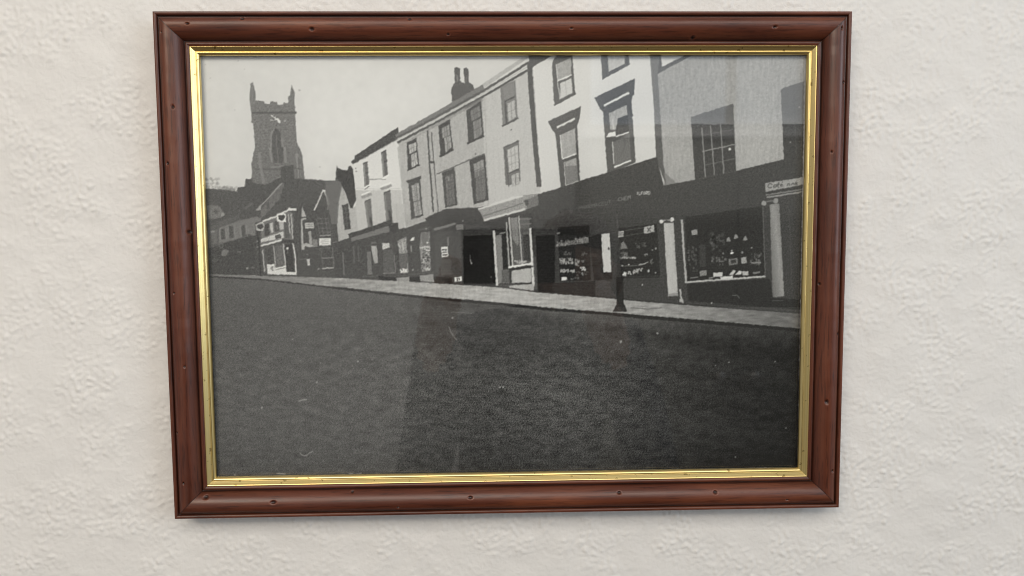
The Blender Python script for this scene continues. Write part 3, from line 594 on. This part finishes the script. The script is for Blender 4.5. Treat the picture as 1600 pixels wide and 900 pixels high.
    bits(176, (275, 590, 350, 606), 14, 8, 4, 9, 40); L(218, 15, [(232, 633), (392, 608)]); L(58, 7, [(230, 652), (398, 626)]); P(178, [(255, 656), (384, 636), (390, 734), (256, 738)], 4, NF); P(98, [(186, 650), (236, 645), (242, 740), (192, 742)], 8); L(55, 6, [(164, 748), (390, 736)]); P(168, [(238, 756), (402, 744), (406, 790), (320, 782), (242, 770)], 5, NF); L(120, 20, [(405, 560), (415, 780)], .35)
    P(40, [(416, 420), (545, 418), (545, 802), (432, 796)], 2.5)
    # chemist's fascia and windows
    text('ISON &', 92, 470, 292, 680, 250, 22, 4, .55)
    text('PHARMACEUT', 112, 705, 226, 925, 182, 24, 4, .75); L(104, 3, [(925, 190), (968, 182)], .8); text('CHEM', 128, 970, 168, 1056, 150, 24, 5, .85); text('ILFORD', 190, 1090, 128, 1186, 124, 20, 5)
    L(95, 3, [(470, 155), (560, 150)], .7); L(84, 3, [(930, 250), (935, 380)], .7); L(88, 10, [(960, 280), (966, 370)], .6)
    crop(850, 340, .16667)
    P(46, [(130, 90), (425, 70), (440, 590), (150, 600)], 4)
    P(104, [(112, 275), (118, 246), (415, 178), (420, 236)], 22, NF); bits(140, (120, 225, 240, 268), 12, 31, 4, 12, 30, -.1); bits(138, (290, 190, 415, 238), 14, 32, 4, 12, 30, -.1); L(150, 9, [(120, 150), (145, 140)])
    bits(110, (190, 320, 260, 350), 8, 33, 4, 10, 25); bits(105, (350, 325, 405, 355), 7, 34, 4, 9, 25)
    bits(168, (145, 375, 270, 435), 26, 35, 4, 12, 40); bits(150, (285, 395, 330, 455), 9, 36, 4, 12, 40); bits(120, (350, 400, 380, 420), 5, 37, 4, 9, 20)
    bits(180, (155, 485, 290, 512), 16, 38, 5, 12, 30); bits(200, (340, 465, 390, 495), 7, 39, 5, 12, 20); bits(110, (300, 505, 430, 540), 8, 40, 4, 9, 25); L(150, 9, [(355, 515), (368, 545)])
    P(218, [(160, 562), (185, 555), (212, 560), (214, 580), (232, 582), (165, 592)]); bits(110, (245, 560, 330, 580), 7, 41, 4, 10, 25); L(82, 4, [(110, 602), (460, 592)]); P(50, [(80, 612), (480, 596), (482, 740), (85, 695)], 3)
    P(198, [(535, 156), (615, 145), (626, 400), (632, 512), (558, 514), (546, 380)], 5, NF); O(70, 605, 292, 9, 1, 14); L(150, 5, [(556, 240), (560, 320)], .6); P(38, [(425, 180), (535, 150), (556, 520), (640, 515), (640, 580), (470, 590)], 2, alpha=.7)
    P(48, [(700, 100), (1060, 60), (1090, 560), (720, 570)], 4)
    P(178, [(695, 130), (748, 124), (750, 180), (698, 184)]); L(70, 7, [(700, 146), (746, 142)]); L(74, 7, [(700, 165), (746, 161)]); P(170, [(935, 88), (1030, 72), (1036, 135), (940, 150)], 8); L(80, 9, [(965, 95), (1005, 130)]); L(80, 9, [(1000, 88), (970, 132)]); L(104, 4, [(760, 122), (935, 94)]); L(98, 4, [(762, 170), (935, 142)])
    P(120, [(705, 298), (730, 235), (745, 215), (765, 260), (790, 290)], 14, NF); bits(84, (860, 240, 970, 290), 12, 42, 5, 13, 20, -.2); bits(118, (708, 325, 780, 385), 14, 43, 4, 11, 30); bits(170, (715, 370, 865, 386), 18, 44, 4, 9, 30)
    bits(130, (930, 350, 980, 362), 6, 45, 4, 10, 30, -.3); L(178, 9, [(885, 442), (940, 434), (980, 415)]); L(190, 12, [(720, 450), (745, 455)]); O(210, 795, 440, 8); L(120, 6, [(755, 455), (885, 448)]); O(140, 1048, 290, 7, 1, 12); O(120, 1016, 305, 8); bits(120, (990, 390, 1020, 440), 5, 46, 4, 8, 20)
    bits(216, (740, 515, 770, 540), 6, 47, 6, 13, 15); bits(196, (790, 505, 925, 540), 12, 48, 5, 13, 30, -.25); O(185, 980, 500, 10, 1, 14); O(160, 1045, 516, 9, 1, 7); L(80, 4, [(715, 556), (1085, 548)]); O(205, 923, 632, 7)
    P(lambda x, y: 182 - 1.6 * np.maximum(0, x - 1047 - (y - 350) * .07), [(1122, 52), (1215, 46), (1236, 400), (1256, 732), (1165, 738), (1142, 400)], 3, NF); O(204, 1101, 36, 19); O(204, 1200, 18, 21); L(150, 13, [(1118, 30), (1190, 18)]); O(70, 1150, 30, 12, 1, 8); P(110, [(1165, 715), (1256, 705), (1258, 735), (1166, 740)], alpha=.5)
    P(52, [(684, 190), (722, 186), (736, 560), (690, 560)], alpha=.45); P(44, [(678, 560), (740, 556), (746, 815), (772, 868), (776, 880), (648, 882), (656, 862), (680, 815)], 1.5); L(72, 5, [(690, 560), (692, 810)], .6)
    # right-hand shop window
    crop(1050, 250, .25547)
    P(50, [(80, 350), (555, 280), (572, 712), (95, 742)], 3)
    L(172, 13, [(60, 365), (72, 560), (86, 745)]); L(184, 11, [(80, 748), (200, 739), (572, 712)]); L(104, 5, [(555, 285), (570, 712)])
    P(150, [(118, 430), (152, 424), (156, 455), (122, 460)], 10); bits(84, (100, 530, 150, 680), 18, 51, 5, 12, 22); P(64, [(165, 520), (205, 518), (208, 650), (170, 655)], 4)
    for x, y in ((345, 487), (391, 470), (448, 480)): P(142, [(x - 13, y + 12), (x - 9, y - 8), (x, y - 18), (x + 9, y - 8), (x + 14, y + 10)], 8)
    O(224, 368, 569, 11, 1, 7); O(160, 366, 555, 6); O(120, 313, 570, 6); O(130, 430, 565, 7); O(150, 488, 537, 6); bits(98, (240, 590, 330, 640), 10, 52, 4, 11, 25); bits(96, (480, 570, 545, 640), 14, 53, 4, 11, 30); bits(78, (230, 450, 320, 560), 16, 54, 6, 14, 16)
    P(118, [(345, 605), (400, 598), (402, 638), (350, 644)], 8); P(60, [(358, 613), (390, 609), (391, 630), (360, 634)]); P(156, [(422, 600), (452, 590), (460, 630), (425, 634)], 10); L(140, 8, [(485, 630), (545, 626)]); L(110, 6, [(285, 622), (318, 618)])
    P(130, [(168, 680), (210, 674), (214, 706), (172, 710)], 22, NF); P(196, [(250, 692), (308, 685), (312, 712), (255, 716)]); P(206, [(292, 716), (374, 707), (374, 722), (300, 729)]); P(186, [(350, 702), (372, 672), (390, 676), (374, 705)]); P(200, [(384, 702), (410, 676), (430, 682), (425, 700)]); P(178, [(430, 682), (466, 680), (468, 704), (432, 706)], 6); L(120, 12, [(495, 692), (540, 686)]); L(130, 6, [(110, 722), (160, 716)]); L(150, 8, [(225, 722), (252, 718)])
    P(50, [(90, 760), (600, 725), (615, 842), (730, 850), (815, 860), (815, 920), (100, 862)], 2)
    P(lambda x, y: 150 - 2.6 * np.abs(x - 1209 - (y - 320) * .1) ** 1.0, [(598, 272), (655, 266), (672, 550), (686, 832), (616, 840), (606, 550)], 4, NF); O(150, 562, 264, 16); O(146, 634, 250, 17); L(112, 8, [(575, 255), (625, 248)]); L(84, 5, [(715, 300), (735, 830)], .6)
    P(158, [(569, 142), (812, 103), (812, 148), (573, 196)], 6, NF); L(128, 8, [(574, 214), (812, 178)]); L(150, 9, [(578, 230), (812, 192)]); L(60, 6, [(574, 203), (812, 164)])
    for q in ([(612, 150), (598, 144), (586, 158), (592, 172), (612, 166)], [(636, 150), (624, 152), (622, 166), (636, 164), (638, 150), (642, 164)], [(656, 140), (650, 138), (646, 172)], [(640, 150), (658, 148)], [(664, 158), (676, 150), (666, 146), (664, 162), (680, 160)], [(672, 138), (680, 132)], [(706, 160), (708, 146), (718, 144), (722, 158)], [(732, 156), (734, 142), (744, 142), (746, 154)], [(754, 148), (766, 142), (756, 138), (754, 152), (770, 150)]): L(78, 6, q, .85)
    L(178, 10, [(48, 790), (54, 830), (60, 862)]); P(170, [(46, 850), (66, 850), (72, 872), (48, 872)]); L(120, 4, [(370, 828), (398, 826), (412, 845)]); O(180, 242, 876, 5); L(84, 5, [(610, 862), (680, 858)])
    # ---- pavement, kerb, road
    crop(0, 0, 1)
    TOP = [(318, 428), (410, 431), (520, 434), (640, 440), (740, 446.5), (780, 449), (840, 457), (940, 465), (1000, 471), (1140, 482), (1262, 491)]
    BOT = [(318, 431), (410, 436), (520, 448), (600, 456.5), (700, 466), (780, 472.5), (850, 480), (957, 488), (1000, 492), (1100, 500), (1262, 514)]
    road = lambda x, y: (np.interp(y, [430, 470, 520, 600, 680, 750], [88, 85, 83, 83, 80, 74])
                         + np.interp(x, [330, 450, 620, 760, 900, 1000, 1100, 1250], [-3, 0, -2, -17, -12, -24, -38, -52])
                         + 6 * np.exp(-((x - 860) / 130.0) ** 2 - ((y - 620) / 70.0) ** 2)
                         + np.interp(y - np.interp(x, [q[0] for q in BOT], [q[1] for q in BOT]), [0, 12, 30], [22, 12, 0]) * np.interp(x, [700, 850, 1250], [.15, 1, 1]))
    P(road, BOT + [(1262, 760), (318, 760)], 1.6, NM)
    r = road(UX, UY) * 0 + 1
    inside = (UY > np.interp(UX, [q[0] for q in BOT], [q[1] for q in BOT])) 
    near = np.clip((UY - 440) / 200, 0.15, 1)
    hot = np.exp(-((UX - 860) / 240.0) ** 2 - ((UY - 610) / 110.0) ** 2)
    IMG[inside] += ((4.0 + 13.0 * hot) * NF * near + (1.5 + 6.0 * hot) * NM * near + 2.0 * NS * (0.4 + hot) + 0.8 * NL)[inside]
    s1 = (UY - 475) - 0.16 * (UX - 700); s2 = (UY - 520) - 0.20 * (UX - 760); s3 = (UY - 560) - 0.22 * (UX - 800)
    for s, w_, a in ((s1, 9, -8), (s2, 7, -7), (s3, 14, -4), (s3 - 40, 9, 4)):
        IMG[inside] += (a * np.exp(-(s / w_) ** 2) * np.clip((UX - 560) / 120, 0, 1))[inside]
    P(lambda x, y: np.interp(x, [320, 410, 520, 650, 850, 1000, 1100, 1250], [112, 132, 150, 166, 172, 158, 138, 100]), TOP + BOT[::-1], 7, NS)
    kb = [(x, y + w * .5) for (x, y), w in zip(BOT, (1, 1.4, 2.6, 3.2, 4.2, 4.6, 5, 5.6, 6, 6, 6))]
    L(46, 2.2, kb[:3]); L(44, 3.6, kb[2:5]); L(40, 4.6, kb[4:8]); L(36, 5.6, kb[7:])
    L(52, 2, [(x, y - 1) for x, y in TOP[3:]], .7)
    P(44, [(963.5, 433), (974, 433), (974.5, 474), (979, 484), (979.5, 487), (957.5, 487), (959, 484), (963.5, 475)], 1.5)
    L(96, 1.2, [(985, 481), (1012, 483), (1034, 481)]); L(110, 1.1, [(985, 481), (1010, 478.5)], .6)
    L(186, 3.0, [(1259, 84), (1247.5, 733)]); L(150, 2.2, [(850, 737.5), (1248, 731.5)])
    # dust, hairs and flecks
    for x, y, s in ((409.5, 637, 1.7), (495.6, 597, 1.4), (559, 565, 1.5), (501, 567, 1.1), (707, 497, 1.6), (457, 530, 1), (781, 605, 1.4), (786, 605, 1.3), (970, 534, 1.8), (1027, 521, 1.7), (755, 674, 1), (936, 660, 1), (1139, 566, 1), (376, 669, 1), (551, 572, .9), (1211, 565, 1), (367, 742, 1.2), (1228, 669, 1), (1149, 714, 1), (372, 95, 1), (1118, 571, 1), (966, 672, .9), (988, 471, 1.3)):
        O(170, x, y, s, .9)
    for x, y, s in ((321, 101, 1.2), (329, 122, 1.2), (382, 108, 1.1), (367, 172, 1.1), (468, 141, 2), (500, 261, 1.3)): O(168, x, y, s, .8, s * .7)
    L(168, 1.3, [(468, 708), (474, 712), (480, 711), (488, 705)]); L(160, 2, [(466, 627), (473, 625), (480, 624)], .8); L(165, 1.6, [(432, 739.5), (446, 741)]); L(165, 1.6, [(545, 741), (552, 740)]); L(165, 1.6, [(557, 741), (565, 740)]); L(140, 1.3, [(701, 510), (705, 520), (714, 532)], .8); L(120, 1.2, [(705, 488), (740, 489)], .8)
draw_print()
# the print is an enlargement: soft, a little uneven, never ruler-straight
def sample(a, X, Y):
    X = np.clip(X, 0, NX - 1.001); Y = np.clip(Y, 0, NY - 1.001)
    i = X.astype(int); j = Y.astype(int); fx = X - i; fy = Y - j
    return a[j, i] * (1 - fx) * (1 - fy) + a[j, i + 1] * fx * (1 - fy) + a[j + 1, i] * (1 - fx) * fy + a[j + 1, i + 1] * fx * fy
jy, jx = np.mgrid[0:NY, 0:NX].astype(float)
IMG = sample(IMG, jx + 0.28 * band_noise(NY, NX, 14, 0.9, 61), jy + 0.28 * band_noise(NY, NX, 14, 0.9, 62))
IMG = 0.80 * blur(IMG, 0.45) + 0.12 * blur(IMG, 3.0) + 0.08 * blur(IMG, 16.0)
tone = np.exp(-((IMG - 158) / 26) ** 2)
streak = band_noise(NY, NX, 10, 0.9, 64, sy=6.0)
IMG += tone * (2.2 * band_noise(NY, NX, 14, 1.1, 63) + 2.0 * streak + 2.0 * NF) + np.exp(-((IMG - 68) / 26) ** 2) * (1.8 * NF + 2.4 * band_noise(NY, NX, 9, 1.2, 66)) * (1 + 0.8 * (UX < 640))
def lin(v):
    v = np.clip(v, 0, 255) / 255.0
    return np.where(v <= 0.04045, v / 12.92, ((v + 0.055) / 1.055) ** 2.4)
# tones were read through the glass: take its uneven sheen back out of the colour, divide by the light level
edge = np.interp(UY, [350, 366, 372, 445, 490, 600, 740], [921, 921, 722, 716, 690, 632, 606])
sheen = 0.013 + (np.interp(UY, [90, 240, 480, 740], [.043, .048, .036, .026]) - 0.013) / (1 + np.exp((UX - edge) / 9.0))  # colour darkened left of the mirrored person, where the glass reflects the wall
sheen += 0.075 / (1 + np.exp((UY - 193) / 7.0)) / (1 + np.exp(-(UX - 925) / 8.0))  # colour darkened at top right, where the glass reflects the window
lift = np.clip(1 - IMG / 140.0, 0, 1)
IMG = IMG + lift * (19 - 13 * np.clip((UY - 325) / 25, 0, 1) * np.clip((UX - 690) / 20, 0, 1) * (UY < 480) + 18 / (1 + np.exp((UX - edge) / 9.0)))  # darks lifted; left of the mirrored person this paints in the glass haze
IMG = IMG + 0.35 * (IMG - blur(IMG, 2.6))
# canvas-like weave of the print and film grain
iy, ix = np.mgrid[0:NY, 0:NX]
weave = np.sin(2 * math.pi * iy / 4.2) * np.sin(2 * math.pi * (ix + 1.5 * np.sign(np.sin(2 * math.pi * iy / 8.4))) / 4.2) + 0.5 * np.sin(2 * math.pi * iy / 4.2)
wz = np.clip(1.2 - np.abs(UX - 820) / 420, 0.25, 1) * np.clip((UY - 180) / 160, 0.12, 1)
dark = np.clip((190 - IMG) / 60, 0, 1)
IMG += dark * (5.0 * wz * weave * np.clip(0.6 + 0.5 * NL, 0.1, 1.2) + 3.0 * np.random.default_rng(3).standard_normal(IMG.shape))
road_in = UY > np.interp(UX, [318, 410, 520, 600, 700, 780, 850, 957, 1000, 1100, 1262], [432, 438, 451, 460, 470, 477, 485, 494, 498, 506, 520])
hot = np.exp(-((UX - 840) / 260.0) ** 2 - ((UY - 610) / 120.0) ** 2)
far = np.clip((UY - 450) / 120, 0.2, 1)
mott = band_noise(NY, NX, 7, 1.2, 71, sx=1.0, sy=1.5); mott2 = band_noise(NY, NX, 22, 0.9, 72, sx=2.2)
leftg = 1 + 0.25 / (1 + np.exp((UX - 690) / 60.0))
IMG += road_in * far * leftg * ((1.8 + 4.2 * hot) * mott + (2.2 + 2.6 * hot) * mott2 + (1.2 + 3.6 * hot) * NF)
rut = np.sin((UY - 430 - 0.13 * (UX - 330)) / 11.0 + 1.5 * NL) * np.clip((UX - 420) / 300, 0.1, 1) * np.clip((640 - UY) / 120, 0, 1)
IMG += road_in * (3.4 * rut - 7.0 * np.exp(-((UY - 745) / 45.0) ** 2))
LEVEL = 0.73
ALB = np.clip((lin(IMG) - sheen) / LEVEL, 0.012, 0.90)
RGB = np.stack([ALB * 0.985, ALB * 1.0, ALB * 0.97], -1)
pp = np.stack([gx, np.full_like(gx, -PH), gy], -1)[::-1]
me = grid_mesh('photograph_print', pp, False)
set_color(me, 'print', RGB[::-1].reshape(-1, 3))
pr = link_mesh('photograph_print', me, M_PRINT, pic)
pr['label'] = 'black and white photograph of a sloping shopping street with a church tower'

# ------------------------------------------------------------------ what the glass mirrors: the room behind the camera
FL = -1.68
o = box('floor', (-2.0, -2.62, FL - 0.05), (2.0, 0.0, FL), M_CARPET); o['kind'] = 'structure'; o['label'] = 'dark carpeted floor of the room'
o = box('opposite_wall', (-2.0, -2.70, FL), (2.0, -2.62, 1.0), M_BACKWALL); o['kind'] = 'structure'; o['label'] = 'plain pale wall facing the picture'

M_CUP = simple('dark_olive_cupboard_paint', (0.21, 0.205, 0.175), 0.75, 9, 0.06)
M_KNOB = simple('brushed_knob_metal', (0.55, 0.53, 0.50), 0.35, 40, 0.05, 0.0, 0.9)
cup = empty('cupboard', (0.93, -2.40, FL), 'tall double-door cupboard with round knobs mirrored in the picture glass', 'cupboard')
box('carcass', (-0.585, -0.22, 0.0), (0.585, 0.155, 2.07), M_CUP, cup, 0.003)
box('cornice', (-0.605, -0.22, 2.072), (0.605, 0.205, 2.115), M_BACKWALL, cup, 0.004)
for sgn in (-1, 1):
    d = box('door', (min(0.003 * sgn, 0.578 * sgn), 0.157, 0.06), (max(0.003 * sgn, 0.578 * sgn), 0.180, 2.06), M_CUP, cup, 0.002)
    prof = [(0.0, 0.034), (0.010, 0.034), (0.019, 0.030), (0.022, 0.024), (0.018, 0.016), (0.009, 0.010), (0.008, 0.0)]
    bm = bmesh.new(); rings = []
    for r_, y_ in prof:
        rings.append([bm.verts.new((0.070 * sgn + max(r_, 1e-4) * math.cos(a), 0.180 + y_, 1.15 + max(r_, 1e-4) * math.sin(a))) for a in np.linspace(0, 2 * math.pi, 25)[:-1]])
    for A, B in zip(rings[:-1], rings[1:]):
        for i in range(24): bm.faces.new([A[i], A[(i + 1) % 24], B[(i + 1) % 24], B[i]])
    for f in bm.faces: f.smooth = True
    mk = bpy.data.meshes.new('knob'); bm.to_mesh(mk); bm.free()
    link_mesh('knob', mk, M_KNOB, d)

# ---- the person taking the picture
M_SKIN = simple('skin', (0.46, 0.27, 0.19), 0.5, 20, 0.06)
M_TOP = simple('navy_knit_top', (0.030, 0.036, 0.055), 0.9, 200, 0.3, 0.3)
M_TROU = simple('dark_trousers', (0.045, 0.045, 0.05), 0.9, 150, 0.2)
M_HAIR = simple('brown_hair', (0.045, 0.022, 0.014), 0.55, 60, 0.4)
M_PHONE = simple('black_phone_case', (0.018, 0.018, 0.02), 0.3, 30, 0.1)
M_LENS = simple('lens_glass', (0.01, 0.01, 0.014), 0.08, 30, 0.1)
def skin_mesh(name, V, E_, Rr, sub=2):
    me = bpy.data.meshes.new(name); me.from_pydata([tuple(v) for v in V], E_, [])
    ob = bpy.data.objects.new(name, me); COL.objects.link(ob)
    md = ob.modifiers.new('skin', 'SKIN')
    for i, r_ in enumerate(Rr):
        sv = me.skin_vertices[0].data[i]
        sv.radius = r_ if isinstance(r_, tuple) else (r_, r_); sv.use_root = (i == 0)
    sb = ob.modifiers.new('sub', 'SUBSURF'); sb.levels = sub; sb.render_levels = sub
    md.use_smooth_shade = True
    dg = bpy.context.evaluated_depsgraph_get()
    out = bpy.data.meshes.new_from_object(ob.evaluated_get(dg))
    bpy.data.objects.remove(ob); out.name = name
    return out
V, E_, Rr = [], [], []
def jn(p, r_, link=None):
    V.append(p); Rr.append(r_)
    if link is not None: E_.append((link, len(V) - 1))
    return len(V) - 1
py = -0.93
pel = jn((0.05, py, FL + 0.98), (0.165, 0.115))
wst = jn((0.05, py, FL + 1.16), (0.145, 0.105), pel)
che = jn((0.06, py + 0.01, FL + 1.36), (0.165, 0.115), wst)
uch = jn((0.07, py + 0.01, FL + 1.47), (0.150, 0.095), che)
nck = jn((0.095, py + 0.03, FL + 1.54), 0.055, uch)
nk2 = jn((0.115, py + 0.06, FL + 1.575), 0.052, nck)
hd1 = jn((0.130, py + 0.09, FL + 1.600), (0.070, 0.080), nk2)
hd2 = jn((0.140, py + 0.10, FL + 1.645), (0.076, 0.092), hd1)
hd3 = jn((0.145, py + 0.09, FL + 1.685), (0.064, 0.078), hd2)
for sg in (-1, 1):
    hip = jn((0.05 + 0.09 * sg, py, FL + 0.90), 0.092, pel)
    kne = jn((0.05 + 0.10 * sg, py + 0.02, FL + 0.50), 0.060, hip)
    ank = jn((0.05 + 0.105 * sg, py - 0.01, FL + 0.09), 0.042, kne)
    jn((0.05 + 0.12 * sg, py + 0.15, FL + 0.035), 0.034, ank)
    sh = jn((0.07 + 0.175 * sg, py, FL + 1.485), 0.066, uch)
    hx = -0.066 if sg < 0 else 0.122
    elb = jn((0.06 + (0.215 if sg < 0 else 0.235) * sg, py + 0.12, FL + 1.22), 0.054, sh)
    wri = jn((hx + 0.03 * sg, CL[1] - 0.105, -0.085), 0.031, elb)
    plm = jn((hx + 0.008 * sg, CL[1] - 0.050, -0.055), (0.026, 0.030), wri)
    for k, dz in enumerate((0.030, 0.010, -0.010, -0.030)):            # fingers close round the end of the phone
        ln = (0.9, 1.0, 0.95, 0.78)[k]
        a1 = jn((hx + 0.010 * sg, CL[1] - 0.018, -0.040 + dz), 0.0095, plm)
        a2 = jn((hx + 0.006 * sg, CL[1] + 0.008 * ln, -0.042 + dz), 0.0085, a1)
        jn((hx - 0.012 * sg * ln, CL[1] + 0.012, -0.046 + dz), 0.0075, a2)
    t1 = jn((hx - 0.004 * sg, CL[1] - 0.040, -0.030), 0.011, plm)
    jn((hx - 0.030 * sg, CL[1] - 0.022, -0.026), 0.009, t1)
per = empty('person', (0.05, py, FL), 'person in a dark navy top holding up a phone, mirrored in the picture glass', 'person')
org = np.array([0.05, py, FL])
bme = skin_mesh('body', V, E_, Rr)
for mm in (M_SKIN, M_TOP, M_TROU): bme.materials.append(mm)
for p_ in bme.polygons:
    c = p_.center
    p_.material_index = 0 if (c.z > FL + 1.575 or c.y > CL[1] - 0.125) else (1 if c.z > FL + 0.95 else 2)
body = bpy.data.objects.new('body', bme); COL.objects.link(body); body.parent = per
body.matrix_parent_inverse = Matrix.Translation(-Vector(org))
def blob(name, c, r_, mat, parent, cut=None, seed=1):
    bm = bmesh.new(); bmesh.ops.create_icosphere(bm, subdivisions=4, radius=1.0)
    rr = np.random.default_rng(seed); ph = rr.random(6) * 6
    for v in bm.verts:
        n = v.co.normalized()
        k = 1 + 0.03 * math.sin(9 * n.x + ph[0]) * math.sin(8 * n.z + ph[1]) + 0.015 * math.sin(31 * n.x + ph[2] + 4 * n.y)
        v.co = Vector((n.x * r_[0] * k, n.y * r_[1] * k, n.z * r_[2] * k))
    if cut: bmesh.ops.delete(bm, geom=[v for v in bm.verts if cut(v.co)], context='VERTS')
    for f in bm.faces: f.smooth = True
    mk = bpy.data.meshes.new(name); bm.to_mesh(mk); bm.free()
    ob = link_mesh(name, mk, mat, parent); ob.location = Vector(c) - Vector(org)
    return ob
hc = (0.142, py + 0.085, FL + 1.640)
blob('hair', hc, (0.090, 0.106, 0.110), M_HAIR, per, lambda c: c.y > 0.045 and c.z < 0.062)
blob('nose', (0.142, py + 0.196, FL + 1.615), (0.014, 0.018, 0.024), M_SKIN, per, seed=2)
for sg in (-1, 1):
    blob('ear', (0.140 + 0.082 * sg, py + 0.085, FL + 1.620), (0.010, 0.020, 0.032), M_SKIN, per, seed=4)
    blob('eye', (0.142 + 0.032 * sg, py + 0.184, FL + 1.640), (0.012, 0.008, 0.008), M_LENS, per, seed=5)
blob('mouth', (0.138, py + 0.172, FL + 1.580), (0.026, 0.008, 0.007), simple('lips', (0.35, 0.14, 0.12)), per, seed=6)
ph = empty('mobile_phone', (float(CL[0]), float(CL[1]) - 0.004, float(CL[2])), 'black mobile phone held up level, mirrored in the picture glass', 'phone')
pb = box('phone_body', (-0.046, -0.009, -0.066), (0.114, 0.0, 0.011), M_PHONE, ph, 0.003)
for lx, lz in ((-0.030, 0.0), (-0.030, -0.024), (0.0, -0.024)):
    box('camera_lens', (lx - 0.007, 0.0005, lz - 0.007), (lx + 0.007, 0.002, lz + 0.007), M_LENS, pb, 0.0007)

# ---- high window over the cupboard, mirrored at the top right of the glass
M_PANE, nt_, b_ = mat_new('bright_window_pane')
b_.inputs['Base Color'].default_value = (0.5, 0.55, 0.6, 1); b_.inputs['Roughness'].default_value = 0.1
b_.inputs['Emission Color'].default_value = (0.86, 0.92, 1.0, 1); b_.inputs['Emission Strength'].default_value = 1.05
M_WFR = simple('white_window_paint', (0.78, 0.78, 0.77), 0.5)
win = empty('window', (1.02, -2.62, 0.50), 'bright high window above the cupboard mirrored in the picture glass', 'window')
box('frame', (-0.66, 0.001, -0.045), (0.66, 0.055, -0.003), M_WFR, win, 0.004)
for x_ in (-0.63, 0.0, 0.63): box('mullion', (x_ - 0.02, 0.001, 0.0), (x_ + 0.02, 0.04, 0.48), M_WFR, win, 0.003)
for x0_ in (-0.608, 0.022): box('pane', (x0_, 0.001, 0.0), (x0_ + 0.586, 0.012, 0.48), M_PANE, win)
